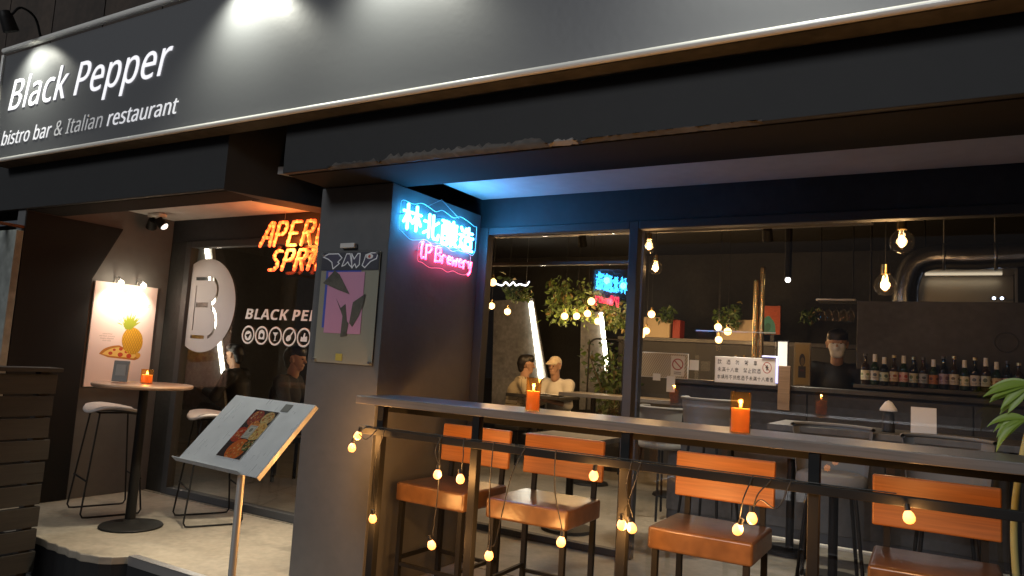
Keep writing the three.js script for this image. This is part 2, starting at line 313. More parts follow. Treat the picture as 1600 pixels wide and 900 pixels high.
// ---------------------------------------------------------------- windows
function frameBars(t, list) { for (const [x0, x1, y0, y1] of list) part('frame_bar', span(x0, x1, y0, y1, -4.16, -4.085, 0.004), mat.frame, t); }
{
  const t = thing('entrance_window', 'tall dark framed shop window with white round logo on glass', 'window');
  frameBars(t, [[-5.77, -5.7, 0.002, 2.178], [-3.31, -3.24, 0.002, 2.178], [-5.698, -3.312, 2.12, 2.178], [-5.698, -3.312, 0.002, 0.06]]);
  part('pane', span(-5.698, -3.312, 0.062, 2.118, -4.128, -4.122), mat.glass, t);
  // frosted round vinyl with the letter cut out, trimmed by the frame
  const c = [-5.5, 1.62], R = 0.405, s = new THREE.Shape(); let first = true;
  for (let i = 0; i <= 64; i++) { const a = i / 64 * Math.PI * 2, x = Math.max(-5.694, c[0] + Math.cos(a) * R), y = c[1] + Math.sin(a) * R * 1.0; first ? s.moveTo(x, y) : s.lineTo(x, y); first = false; }
  const hole = pts => { const h = new THREE.Path(); pts.forEach(([x, y], i) => i ? h.lineTo(x, y) : h.moveTo(x, y)); h.closePath(); s.holes.push(h); };
  const rect = (x0, x1, y0, y1) => hole([[x0, y0], [x1, y0], [x1, y1], [x0, y1]]);
  const bx = -5.62, arc = (cx, cy, r0, r1, a0, a1) => { const p = []; for (let i = 0; i <= 16; i++) { const a = a0 + (a1 - a0) * i / 16; p.push([cx + Math.cos(a) * r1 * 0.8, cy + Math.sin(a) * r1]); } for (let i = 16; i >= 0; i--) { const a = a0 + (a1 - a0) * i / 16; p.push([cx + Math.cos(a) * r0 * 0.8, cy + Math.sin(a) * r0]); } hole(p); };
  rect(bx, bx + 0.012, 1.4, 1.79); rect(bx - 0.01, bx + 0.18, 1.835, 1.865); rect(bx + 0.02, bx + 0.18, 1.60, 1.645); rect(bx - 0.01, bx + 0.17, 1.33, 1.36);
  arc(bx + 0.2, 1.74, 0.095, 0.125, -1.35, 1.45); arc(bx + 0.2, 1.475, 0.115, 0.142, -1.45, 1.4);
  const g = new THREE.ExtrudeGeometry(s, { depth: 0.002, bevelEnabled: false }); g.translate(0, 0, -4.119);
  part('logo_decal', g, P([0.55, 0.51, 0.5], 0.8, { transmission: 0.25, thickness: 0 }), t);
  const vinyl = M([0.75, 0.74, 0.7], 0.7);
  letters(t, 'BLACK PEPPER', bold, -4.97, -3.86, 1.515, -4.1195, 0.085, 0.002, 0.18, () => vinyl);
  const ringG = new THREE.TorusGeometry(0.068, 0.008, 6, 28); ringG.scale(1, 1, 0.3);
  for (let i = 0; i < 6; i++) {
    const x = -4.9 + i * 0.158, r = part('ring_icon', ringG, vinyl, t, [x, 1.385, -4.116]);
    const sh = new THREE.Shape();
    if (i === 0) { sh.absarc(0, -0.006, 0.04, 0, 6.283); const h = new THREE.Path(); h.moveTo(-0.03, 0); h.lineTo(0.03, 0.016); h.lineTo(0.0, -0.03); h.closePath(); sh.holes.push(h); }
    else if (i === 1) { sh.moveTo(-0.035, -0.03); sh.lineTo(0.035, -0.03); sh.lineTo(0.035, 0.012); sh.absarc(0, 0.012, 0.035, 0, Math.PI); sh.closePath(); const h = new THREE.Path(); h.absarc(0, 0.002, 0.018, 0, 6.283); sh.holes.push(h); }
    else if (i === 2) { [[-0.03, 0.03], [0.03, 0.03], [0.005, 0], [0.005, -0.03], [0.02, -0.036], [-0.02, -0.036], [-0.005, -0.03], [-0.005, 0]].forEach(([a, b], k) => k ? sh.lineTo(a, b) : sh.moveTo(a, b)); }
    else if (i === 3) { sh.absellipse(-0.008, -0.01, 0.03, 0.022, 0, 6.283, false, 0.6); const g2 = new THREE.ShapeGeometry(sh, 12); part('icon', g2, vinyl, r); part('icon', new THREE.PlaneGeometry(0.012, 0.05), vinyl, r, [0.022, 0.024, 0.0006], [0, 0, -0.7]); continue; }
    else { [[-0.035, -0.03], [-0.03, 0.01], [-0.012, 0.0], [0.0, 0.035], [0.012, 0.036], [0.012, 0.005], [0.034, 0.012], [0.036, -0.03]].forEach(([a, b], k) => k ? sh.lineTo(a, b) : sh.moveTo(a, b)); }
    part('icon', new THREE.ShapeGeometry(sh, 12), vinyl, r);
  }
}
{
  const t = thing('bar_window', 'wide dark framed window behind the bar counter', 'window');
  frameBars(t, [[-2.688, -2.62, 0.002, 2.178], [-1.62, -1.565, 0.002, 2.178], [1.2, 1.26, 0.002, 2.178], [-2.618, -1.622, 2.13, 2.178], [-1.563, 1.198, 2.13, 2.178], [-1.563, 1.198, 0.002, 0.06]]);
  part('pane', span(-1.563, 1.198, 0.062, 2.128, -4.128, -4.122), mat.glass, t);
}
{
  const t = thing('inner_glass_screen', 'inner framed glass screen mirroring the blue neon sign', 'glass screen');
  const f = (x0, x1, y0, y1) => part('frame_bar', span(x0, x1, y0, y1, -4.99, -4.93, 0.003), mat.frame, t);
  f(-3.4, -1.84, 2.28, 2.34); f(-3.4, -3.34, 0.002, 2.278); f(-1.9, -1.84, 0.002, 2.278); f(-3.338, -1.902, 2.05, 2.075);
  part('pane', span(-3.338, -1.902, 0.05, 2.048, -4.963, -4.957), mat.glass, t); part('pane', span(-3.338, -1.902, 2.077, 2.278, -4.963, -4.957), mat.glass, t);
  f(-3.338, -1.902, 0.002, 0.048);
}

// ---------------------------------------------------------------- bar counter, rail, stools
{
  const t = thing('bar_counter', 'narrow grey brown bar top on black railing at terrace edge', 'counter');
  part('counter_top', span(-2.64, 2.55, 1.035, 1.075, -3.31, -2.945, 0.004), mat.counter, t);
  part('apron_bar', span(-2.6, 2.5, 0.995, 1.033, -3.14, -3.1), mat.metal, t);
  for (const x of [-2.48, -1.9, -1.15, -0.41, 0.34, 1.1]) part('post', span(x - 0.02, x + 0.02, 0.002, 1.032, -3.0, -2.96, 0.003), mat.metal, t);
  part('rail', span(-2.56, 2.5, 0.888, 0.922, -2.955, -2.925, 0.003), mat.metal, t);
  part('foot_rail', span(-2.46, 2.5, 0.16, 0.19, -3.0, -2.97, 0.003).translate(0, 0, 0.044), mat.metal, t);
}
const chairGroup = 'wooden bar chairs at the counter';
function makeChair(label, x, z, turn) {
  const t = thing('bar_chair', label, 'chair', [x, 0, z], turn, chairGroup);
  part('seat', rbox(0.46, 0.1, 0.42, 0.014, 3), mat.chairSeat, t, [0, 0.555, 0]);
  part('backrest', rbox(0.475, 0.215, 0.026, 0.008, 3), mat.chairWood, t, [0, 0.8, -0.205], [-0.06, 0, 0]);
  for (const sx of [-1, 1]) {
    part('leg', box(0.026, 0.503, 0.026), mat.metal, t, [sx * 0.2, 0.2535, 0.18]);
    part('leg', box(0.026, 0.503, 0.026), mat.metal, t, [sx * 0.2, 0.2535, -0.185]);
    part('back_post', box(0.026, 0.32, 0.02), mat.metal, t, [sx * 0.18, 0.745, -0.2315], [-0.06, 0, 0]);
    part('stretcher', box(0.018, 0.018, 0.338), mat.metal, t, [sx * 0.2, 0.2, -0.002]);
  }
  part('stretcher', box(0.374, 0.018, 0.018), mat.metal, t, [0, 0.17, 0.18]); part('stretcher', box(0.374, 0.018, 0.018), mat.metal, t, [0, 0.17, -0.185]);
  return t;
}
makeChair('orange wooden bar chair beside the dark pillar', -2.36, -3.48, -0.03);
makeChair('orange wooden bar chair second along from the dark pillar', -1.785, -3.49, 0.02);
makeChair('orange wooden bar chair third along from the dark pillar', -0.915, -3.48, 0.0);
makeChair('orange wooden bar chair beside the potted palm', -0.025, -3.47, 0.02);

// candles in glass cylinders
function candle(label, x, y, z, r = 0.036, h = 0.155) {
  const t = thing('candle', label, 'candle', [x, y + 0.001, z], 0, 'candles in glass cylinders');
  part('holder', new THREE.LatheGeometry([[0.0, 0], [r, 0], [r, h], [r - 0.003, h], [r - 0.003, 0.004], [0, 0.004]].map(p => new THREE.Vector2(...p)), 28), mat.amberGlass, t);
  part('wax', new THREE.LatheGeometry([[0, 0.005], [r - 0.005, 0.005], [r - 0.005, h * 0.6], [r - 0.009, h * 0.6], [r * 0.4, h * 0.55], [0, h * 0.54]].map(p => new THREE.Vector2(...p)), 28), P([0.85, 0.5, 0.25], 0.9, { transmission: 0.45, thickness: 0, emissive: lin(1, 0.36, 0.1), emissiveIntensity: 0.24 }), t);  // wax emission stands in for flame light soaking through it
  part('wick', cyl(0.0012, 0.0012, 0.014, 6), mat.cord, t, [0, h * 0.57, 0]);
  part('flame', new THREE.LatheGeometry([[0, 0], [0.005, 0.006], [0.0055, 0.011], [0.0025, 0.022], [0, 0.032]].map(p => new THREE.Vector2(...p)), 12), glow([1, 0.55, 0.16], 12), t, [0, h * 0.61, 0]);
  const l = new THREE.PointLight(new THREE.Color(1, 0.5, 0.15), 0.09); l.position.set(0, h * 0.78, 0); l.castShadow = true; l.shadow.radius = 0.4; t.add(l);
}
candle('amber candle in clear glass on bar top, in front of the diners', -1.66, 1.075, -3.07);
candle('amber candle in clear glass on bar top, in front of the notice board', -0.69, 1.075, -3.0, 0.04, 0.16);
candle('small amber candle on the round bistro table', -4.98, 0.982, -3.32, 0.042, 0.1);

{ // string of warm bulbs wound on the rail
  const t = thing('string_lights', 'black string of warm glowing bulbs hung from the counter rail', 'string lights');
  const spots = [[-2.56, 0.882], [-2.585, 0.819], [-2.432, 0.489], [-2.047, 0.755], [-1.92, 0.75], [-2.066, 0.426], [-1.735, 0.442], [-1.393, 0.557], [-1.259, 0.85], [-1.119, 0.675], [-1.085, 0.664], [-0.612, 0.778], [-0.66, 0.731], [-0.099, 0.86]];
  const prof = [[0, -0.025], [0.01, -0.023], [0.0175, -0.015], [0.02, -0.004], [0.0165, 0.009], [0.0095, 0.019], [0, 0.02]].map(p => new THREE.Vector2(...p));
  const bg = new THREE.LatheGeometry(prof, 16), sg = cyl(0.009, 0.0095, 0.024, 12); const lines = [];
  let prev = null;
  spots.forEach(([x, y], i) => {
    const z = -2.895 + 0.012 * Math.sin(i * 2.3), b = part('bulb', bg, mat.bulbGlow, t, [x, y, z], [rr(-0.3, 0.3), 0, rr(-0.4, 0.4)]);
    part('socket', sg, mat.cord, b, [0, 0.03, 0]);
    const l = new THREE.PointLight(new THREE.Color(1, 0.46, 0.13), 0.36); l.position.set(x, y - 0.004, z); l.castShadow = true; l.shadow.radius = 0.7; t.add(l);
    const top = V(x + 0.004, y + 0.04, z), rail = V(x + rr(-0.06, 0.06), 0.928, -2.935);
    if (y < 0.84) lines.push(tube([top, V((top.x + rail.x) / 2 + rr(-0.03, 0.03), (top.y + 0.92) / 2, z + 0.005), V(rail.x, 0.915, -2.918), rail], 0.0026, 6, 18));
    if (prev) lines.push(tube([prev, V((prev.x + rail.x) / 2, 0.9275, -2.935), rail], 0.0026, 6, 10));
    prev = rail;
    const dn = top.clone(); if (i % 5 === 1) lines.push(tube([dn, V(x + 0.03, y + 0.07, z), V(x + 0.09, Math.max(y + 0.05, 0.8), z), V(x + 0.13, 0.93, -2.93)], 0.0026, 6, 24));
  });
  part('cord', mergeGeometries(lines), mat.cord, t);
}

// ---------------------------------------------------------------- entrance terrace
{
  const t = thing('bistro_table', 'round high bistro table on a black pedestal', 'table', [-4.95, 0, -3.28]);
  part('table_top', new THREE.LatheGeometry([[0, 0.953], [0.32, 0.953], [0.33, 0.958], [0.332, 0.968], [0.33, 0.98], [0, 0.981]].map(p => new THREE.Vector2(...p)), 56), M([0.46, 0.3, 0.2], 0.35, 0, { map: woodT }), t);
  part('pedestal', cyl(0.03, 0.034, 0.93, 24), mat.metal, t, [0.06, 0.487, 0.03]);
  part('base', new THREE.LatheGeometry([[0, 0.001], [0.2, 0.001], [0.205, 0.006], [0.2, 0.014], [0.06, 0.026], [0.045, 0.05], [0, 0.05]].map(p => new THREE.Vector2(...p)), 48), mat.metal, t, [0.08, 0, 0.03]);
  const c = thing('table_card', 'small grey card stand on the round bistro table', 'card', [-5.11, 0.982, -3.2], 0.62);
  part('card', rbox(0.11, 0.15, 0.008, 0.003), M([0.2, 0.2, 0.18], 0.6), c, [0, 0.077, 0], [-0.12, 0, 0]);
  part('printed_frame', rbox(0.07, 0.08, 0.002, 0.0008), M([0.3, 0.3, 0.27], 0.7), c, [0, 0.085, 0.0045], [-0.12, 0, 0]);
}
const wireStools = 'wire bar stools round the bistro table';
function wireStool(label, x, z, turn) {
  const t = thing('wire_stool', label, 'stool', [x, 0, z], turn, wireStools);
  const sh = []; const N = 22;
  const g = new THREE.PlaneGeometry(0.42, 0.38, N, N); g.rotateX(-Math.PI / 2); const p = g.attributes.position;
  for (let i = 0; i < p.count; i++) { const u = p.getX(i) / 0.21, v = p.getZ(i) / 0.19; const k = 1 - 0.12 * u * u * v * v; p.setX(i, p.getX(i) * k); p.setZ(i, p.getZ(i) * k); p.setY(i, 0.026 * u * u - 0.02 * v * v + 0.012 * Math.sin(v * 2)); }
  g.computeVertexNormals();
  const top = g.clone(), bot = g.clone(); bot.translate(0, -0.022, 0);
  part('seat_shell', muv(bot), mat.dark, t, [0, 0.762, 0]); part('cushion', muv(top.scale(0.98, 1, 0.98)), M([0.4, 0.36, 0.34], 0.6), t, [0, 0.765, 0]);
  const edge = []; for (let i = 0; i < 32; i++) { const a = i / 32 * 6.283, c = Math.cos(a), s = Math.sin(a), q = 1 / Math.pow(Math.pow(Math.abs(c), 6) + Math.pow(Math.abs(s), 6), 1 / 6), u = c * q, v = s * q, k = 1 - 0.12 * u * u * v * v; edge.push(V(u * 0.208 * k, 0.752 + 0.026 * u * u - 0.02 * v * v + 0.012 * Math.sin(v * 2), v * 0.188 * k)); }
  part('seat_edge', tube(edge, 0.012, 8, 64, true), M([0.36, 0.32, 0.3], 0.6), t);
  const w = 0.0065;
  for (const s of [-1, 1]) part('sled_leg', tube([V(s * 0.13, 0.742, -0.13), V(s * 0.2, 0.03, -0.2), V(s * 0.2, 0.0075, -0.18), V(s * 0.2, 0.0075, 0.18), V(s * 0.2, 0.03, 0.2), V(s * 0.13, 0.742, 0.13)], w, 8, 60, false, 0.05), mat.metal, t);
  part('foot_bar', strokes([[V(-0.18, 0.26, 0.182), V(0.18, 0.26, 0.182)], [V(-0.18, 0.26, -0.182), V(0.18, 0.26, -0.182)]], w), mat.metal, t);
  part('seat_bracket', strokes([[V(-0.13, 0.742, -0.13), V(0.13, 0.742, -0.13), V(0.13, 0.742, 0.13), V(-0.13, 0.742, 0.13), V(-0.13, 0.742, -0.13)]], w), mat.metal, t);
  return t;
}
wireStool('wire bar stool with pale seat beside the glass of the entrance window', -4.68, -3.72, -0.45);
wireStool('wire bar stool with pale seat between bistro table and poster wall', -5.42, -3.38, -0.3);

{ // lit poster on the side wall
  const t = thing('wall_poster', 'pink poster of a pineapple on pizza lit by two small lamps', 'poster', [-5.985, 0, 0]);
  const tex = canvasTex(640, 1000, (c, w, h) => {
    c.fillStyle = '#e9d3cf'; c.fillRect(0, 0, w, h);
    c.fillStyle = '#8d7a74'; c.font = '54px serif'; c.textAlign = 'left'; c.fillText('ettila t', 60, 200); c.textAlign = 'right'; c.fillText('pper', w - 60, 205);
    c.font = '18px serif'; c.textAlign = 'center'; c.fillStyle = '#9c8a84'; for (let i = 0; i < 4; i++) c.fillText(['consectetur', 'sed diam nonumy', 'magna aliquam', 'erat volut'][i], 170, 500 + i * 22);
    // pizza slice
    c.fillStyle = '#b9762f'; c.beginPath(); c.moveTo(110, 690); c.quadraticCurveTo(150, 610, 300, 600); c.lineTo(520, 690); c.quadraticCurveTo(540, 720, 470, 740); c.lineTo(200, 720); c.closePath(); c.fill();
    c.fillStyle = '#e9c26b'; c.beginPath(); c.moveTo(140, 690); c.quadraticCurveTo(190, 630, 300, 618); c.lineTo(500, 690); c.lineTo(460, 722); c.lineTo(210, 704); c.closePath(); c.fill();
    c.fillStyle = '#c2492d'; for (const [x, y, r] of [[220, 680, 17], [320, 690, 22], [410, 700, 22], [320, 635, 16], [380, 660, 15], [255, 645, 12]]) { c.beginPath(); c.ellipse(x, y, r * 1.2, r, 0, 0, 7); c.fill(); }
    c.fillStyle = '#e0a53f'; c.beginPath(); c.arc(505, 690, 26, 0, 7); c.fill();
    // pineapple
    c.fillStyle = '#d6a32e'; c.beginPath(); c.ellipse(430, 550, 108, 135, -0.25, 0, 7); c.fill();
    c.strokeStyle = '#a8781f'; c.lineWidth = 4; c.save(); c.beginPath(); c.ellipse(430, 550, 108, 135, -0.25, 0, 7); c.clip();
    for (let i = -12; i < 24; i++) { c.beginPath(); c.moveTo(250 + i * 26, 380); c.lineTo(430 + i * 26, 720); c.stroke(); c.beginPath(); c.moveTo(600 - i * 26, 380); c.lineTo(420 - i * 26, 720); c.stroke(); } c.restore();
    c.fillStyle = '#8f9a2e'; for (let i = 0; i < 13; i++) { const a = -3.0 + i * 0.22; c.beginPath(); c.moveTo(345, 440); c.quadraticCurveTo(370 + Math.cos(a) * 70, 380 + Math.sin(a) * 50, 375 + Math.cos(a) * 125, 400 + Math.sin(a) * (120 + 30 * (i % 2))); c.quadraticCurveTo(390 + Math.cos(a) * 40, 420 + Math.sin(a) * 30, 400, 440); c.fill(); }
  });
  const gm = M([1, 1, 1], 0.55, 0, { map: tex });
  const board = part('board', span(0, 0.014, 0.888, 1.75, -3.995, -3.435, 0.002), mat.paper, t);
  part('print', new THREE.PlaneGeometry(0.552, 0.856).rotateY(Math.PI / 2), gm, t, [0.0155, 1.319, -3.715]);
  for (const dz of [0.1, -0.1]) {
    const z = -3.7 + dz;
    part('lamp_arm', tube([V(0.004, 1.752, z), V(0.02, 1.79, z), V(0.07, 1.795, z), V(0.095, 1.77, z)], 0.005, 6), mat.steel, t);
    const b = part('lamp_bulb', new THREE.SphereGeometry(0.022, 14, 10), glow([1, 0.8, 0.52], 10), t, [0.1, 1.752, z]);
    const l = new THREE.SpotLight(new THREE.Color(1, 0.82, 0.6), 1.3, 0, 1.0, 0.9, 2); l.position.set(0.1, 1.726, z); l.target.position.set(0.0, 1.5, z); l.castShadow = true; l.shadow.radius = 0.8; t.add(l, l.target);
    const pl = new THREE.PointLight(new THREE.Color(1, 0.8, 0.55), 0.12); pl.position.set(0.1, 1.752, z); pl.castShadow = true; t.add(pl);
  }
}
{ // twin spot fixture under the canopy ceiling
  const p = at(222, 372, -3.9), t = thing('twin_spotlight', 'twin headed ceiling spotlight over the poster corner', 'light', [-5.8, 2.371, -3.8]);
  part('base', rbox(0.16, 0.03, 0.08, 0.008), mat.white, t, [0, -0.017, 0]);
  for (const s of [-1, 1]) {
    const h = part('head', cyl(0.035, 0.045, 0.08, 20), mat.metal, t, [s * 0.065, -0.085, 0], [0.5, 0, s * 0.7]);
    part('lens', new THREE.SphereGeometry(0.036, 16, 8, 0, 6.283, 0, 1.2), s > 0 ? glow([1, 0.95, 0.85], 1.6) : M([0.3, 0.3, 0.3], 0.2), h, [0, -0.026, 0], [Math.PI, 0, 0]);
    part('stem', cyl(0.01, 0.01, 0.05, 10), mat.metal, t, [s * 0.05, -0.05, 0]);
  }
  const l = new THREE.SpotLight(new THREE.Color(1, 0.93, 0.8), 2.2, 0, 1.2, 1, 2); l.position.set(0.11, -0.14, 0.03); l.target.position.set(0.9, -2, 0.4); l.castShadow = true; l.shadow.radius = 2; t.add(l, l.target);
}
{ // downlight in the canopy over the entrance
  const t = thing('downlight', 'round recessed downlight hidden behind the entrance canopy beam', 'light', [-4.0, 2.372, -3.3]);
  part('rim', new THREE.LatheGeometry([[0.05, 0], [0.065, -0.006], [0.07, -0.001], [0.05, -0.001]].map(p => new THREE.Vector2(...p)), 32), mat.white, t);
  part('lens', new THREE.CircleGeometry(0.05, 32).rotateX(Math.PI / 2), glow([1, 0.88, 0.66], 6), t, [0, -0.002, 0]);
  const l = new THREE.SpotLight(new THREE.Color(1, 0.87, 0.64), 42, 0, 0.8, 0.95, 2); l.position.set(0, -0.01, 0); l.target.position.set(0.35, -2.4, 0.2); l.castShadow = true; l.shadow.radius = 2.5; t.add(l, l.target);
}
{ // aluminium nosing on the terrace edge
  solo('step_nosing', 'aluminium nosing strip along the terrace step edge', 'nosing', mergeGeometries([span(-4.2, -2.55, -0.001, 0.006, -2.86, -2.808, 0.002), span(-4.2, -2.55, -0.05, 0.0055, -2.8145, -2.808, 0.002)]), M([0.5, 0.5, 0.52], 0.35, 0.9));
}
{ // menu stand in the street
  const t = thing('menu_stand', 'brushed metal menu stand with sloping plate on a steel pole', 'menu stand', [-2.6, -0.249, -2.22]);
  part('base', new THREE.LatheGeometry([[0, 0.001], [0.17, 0.001], [0.175, 0.006], [0.17, 0.012], [0.03, 0.02], [0, 0.02]].map(p => new THREE.Vector2(...p)), 40), mat.steel, t);
  part('pole', cyl(0.016, 0.016, 1.1, 24), M([0.6, 0.58, 0.54], 0.38, 0.55), t, [0, 0.57, 0]);
  const plate = M([0.85, 0.87, 0.88], 0.5, 0.3, { map: plain, roughnessMap: scratchT, bumpMap: scratchT, bumpScale: 0.0002 });
  const G = new THREE.Group(); G.name = 'plate'; t.add(G); G.position.set(0, 1.172, 0.0); G.rotation.set(-(Math.PI / 2 - 0.815), -0.0, 0, 'YXZ'); G.rotation.y = -0.085;
  part('sheet', rbox(0.56, 0.385, 0.005, 0.002), plate, G);
  part('lip', rbox(0.47, 0.004, 0.03, 0.0015), plate, G, [-0.055, -0.1945, 0.013]);
  part('side_flange', rbox(0.004, 0.385, 0.022, 0.0015), plate, G, [0.2825, 0, -0.009]);
  part('bracket', rbox(0.12, 0.12, 0.02, 0.004), mat.metal, G, [0, -0.02, -0.014]);
  const tex = canvasTex(320, 460, (c, w, h) => {
    c.fillStyle = '#3a2c26'; c.fillRect(0, 0, w, h);
    const blobs = [[90, 80, 85, '#8c3d2c'], [240, 70, 70, '#b9a06a'], [60, 250, 80, '#a8351d'], [250, 200, 95, '#c9a25c'], [180, 380, 110, '#c4601f'], [280, 330, 60, '#3d4a25'], [150, 160, 60, '#d07a36']];
    for (const [x, y, r, col] of blobs) { c.fillStyle = col; c.beginPath(); c.ellipse(x, y, r, r * 0.9, 0, 0, 7); c.fill(); for (let i = 0; i < 60; i++) { const a = rnd() * 6.28, q = Math.sqrt(rnd()) * r * 0.85; c.fillStyle = ['#e0b25a', '#7d2a18', '#5b6a2c', '#e6d3a6', '#c2551f'][i % 5]; c.globalAlpha = 0.55; c.beginPath(); c.ellipse(x + Math.cos(a) * q, y + Math.sin(a) * q * 0.9, 4 + rnd() * 9, 3 + rnd() * 6, rnd() * 3, 0, 7); c.fill(); c.globalAlpha = 1; } }
    c.fillStyle = '#b9b6a8'; c.fillRect(110, 150, 100, 125); c.strokeStyle = '#6f6c60'; c.lineWidth = 4; c.strokeRect(118, 158, 84, 109); c.fillStyle = '#7c796b'; c.beginPath(); c.arc(160, 195, 20, 0, 7); c.fill(); for (let i = 0; i < 3; i++) c.fillRect(130, 225 + i * 12, 60, 4);
  });
  part('menu', new THREE.BoxGeometry(0.165, 0.26, 0.004), [mat.paper, mat.paper, mat.paper, mat.paper, P([0.6, 0.6, 0.6], 0.25, { map: tex, clearcoat: 0.6, clearcoatRoughness: 0.12 }), mat.paper], G, [0.03, -0.005, 0.0052]);
  part('logo_plate', rbox(0.05, 0.042, 0.002, 0.0008), M([0.12, 0.12, 0.11], 0.6), G, [0.13, 0.155, 0.004]);
}
{ // clear acrylic print hung on the pillar
  const t = thing('pillar_poster', 'clear acrylic poster with blue and pink print on the pillar', 'poster', [0, 0, 0]);
  part('acrylic_sheet', span(-3.18, -2.722, 1.222, 1.88, -3.142, -3.136, 0.001), P([0.97, 0.97, 0.95], 0.02, { transmission: 1, thickness: 0 }), t);
  const pp = (n, x0, x1, y0, y1, z, c) => part(n, span(x0, x1, y0, y1, z - 0.0012, z), M(c, 0.5), t);
  part('backing_sheet', span(-3.172, -2.73, 1.23, 1.872, -3.155, -3.152), M([0.3, 0.29, 0.24], 0.6), t);
  pp('blue_print', -3.13, -2.86, 1.43, 1.83, -3.1498, [0.06, 0.1, 0.52]); pp('pink_print', -3.11, -2.83, 1.4, 1.755, -3.1478, [0.62, 0.3, 0.48]);
  const tex = canvasTex(512, 128, (c, w, h) => {
    c.fillStyle = '#3c3d4a'; c.fillRect(0, 0, w, h); c.lineJoin = 'round'; c.strokeStyle = '#f2f4ff'; c.lineWidth = 8; c.fillStyle = '#4a4860';
    const poly = (pts, f) => { c.beginPath(); pts.forEach(([x, y], i) => i ? c.lineTo(x, y) : c.moveTo(x, y)); c.closePath(); if (f) c.fill(); c.stroke(); };
    poly([[10, 30], [60, 10], [150, 10], [185, 40], [150, 70], [165, 80], [110, 118], [95, 70], [60, 48]], 1); poly([[190, 100], [225, 12], [255, 12], [285, 112], [255, 90], [240, 70], [215, 92]], 1);
    poly([[270, 12], [295, 50], [325, 12], [345, 12], [345, 90], [320, 112], [305, 84], [280, 112]], 1); poly([[370, 96], [385, 60], [395, 24], [440, 10], [500, 10], [490, 50], [440, 70], [395, 112]], 1);
    c.fillStyle = '#e8e6ea'; c.beginPath(); c.ellipse(430, 34, 30, 18, 0, 0, 7); c.fill(); c.fillStyle = '#c05a52'; c.beginPath(); c.arc(428, 34, 11, 0, 7); c.fill();
  });
  part('lettering', new THREE.PlaneGeometry(0.438, 0.105), M([1, 1, 1], 0.6, 0, { map: tex }), t, [-2.952, 1.818, -3.1462]);
  const art = (pts, n) => { const s = new THREE.Shape(); pts.forEach(([x, y], i) => i ? s.lineTo(x, y) : s.moveTo(x, y)); s.closePath(); const g = new THREE.ExtrudeGeometry(s, { depth: 0.001, bevelEnabled: false }); g.translate(0, 0, -3.146); part(n, muv(g, 6), M([0.3, 0.3, 0.28], 0.7, 0, { map: concreteT }), t); };
  art([[-3.145, 1.69], [-3.06, 1.765], [-3.02, 1.74], [-2.93, 1.625], [-3.02, 1.65]], 'printed_slice');
  art([[-3.03, 1.6], [-2.99, 1.545], [-2.955, 1.57], [-2.935, 1.47], [-2.92, 1.46], [-2.93, 1.39], [-2.975, 1.38], [-2.97, 1.5]], 'printed_hand');
  art([[-2.81, 1.63], [-2.9, 1.58], [-2.915, 1.46], [-2.89, 1.44], [-2.85, 1.5], [-2.825, 1.56]], 'printed_hand');
  part('yellow_mark', span(-3.0, -2.95, 1.245, 1.285, -3.149, -3.147), M([0.5, 0.42, 0.08], 0.6), t);
  for (const [x, y] of [[-3.16, 1.245], [-2.742, 1.245], [-3.16, 1.86], [-2.742, 1.86]]) part('standoff_bolt', cyl(0.008, 0.008, 0.034, 12).rotateX(Math.PI / 2), mat.steel, t, [x, y, -3.15]);
  part('clip', rbox(0.11, 0.028, 0.03, 0.004), M([0.5, 0.5, 0.48], 0.5), t, [-2.97, 1.908, -3.148]);
}
// ---------------------------------------------------------------- neon signs
const hanzi = {
  lin: [[[.02, .68], [.46, .68]], [[.24, .95], [.24, .05]], [[.24, .64], [.03, .28]], [[.24, .64], [.44, .36]], [[.5, .68], [.98, .68]], [[.74, .95], [.74, .05]], [[.74, .64], [.53, .3]], [[.74, .64], [.98, .28]]],
  bei: [[[.36, .95], [.36, .08]], [[.08, .66], [.36, .66]], [[.05, .2], [.36, .36]], [[.92, .74], [.62, .55]], [[.6, .95], [.6, .16], [.68, .08], [.92, .08], [.95, .26]]],
  niang: [[[.03, .93], [.43, .93]], [[.06, .72], [.06, .05], [.4, .05], [.4, .72], [.06, .72]], [[.17, .93], [.17, .45]], [[.29, .93], [.29, .45]], [[.06, .25], [.4, .25]], [[.74, .99], [.74, .9]], [[.5, .87], [.98, .87]], [[.53, .8], [.53, .68], [.69, .68], [.69, .8], [.53, .8]], [[.79, .8], [.79, .68], [.95, .68], [.95, .8], [.79, .8]], [[.52, .58], [.96, .58]], [[.5, .45], [.98, .45]], [[.63, .64], [.63, .45]], [[.85, .64], [.85, .45]], [[.48, .33], [.98, .33]], [[.7, .33], [.5, .13]], [[.62, .23], [.62, .03], [.74, .1]], [[.73, .33], [.97, .04]], [[.92, .26], [.8, .17]]],
  zao: [[[.14, .93], [.24, .8]], [[.05, .62], [.24, .62], [.12, .38], [.22, .24], [.06, .1]], [[.1, .14], [.24, .14], [.4, .05], [.97, .05]], [[.48, .92], [.4, .74]], [[.43, .78], [.92, .78]], [[.66, .97], [.66, .58]], [[.34, .58], [.97, .58]], [[.46, .44], [.46, .18], [.86, .18], [.86, .44], [.46, .44]]],
};
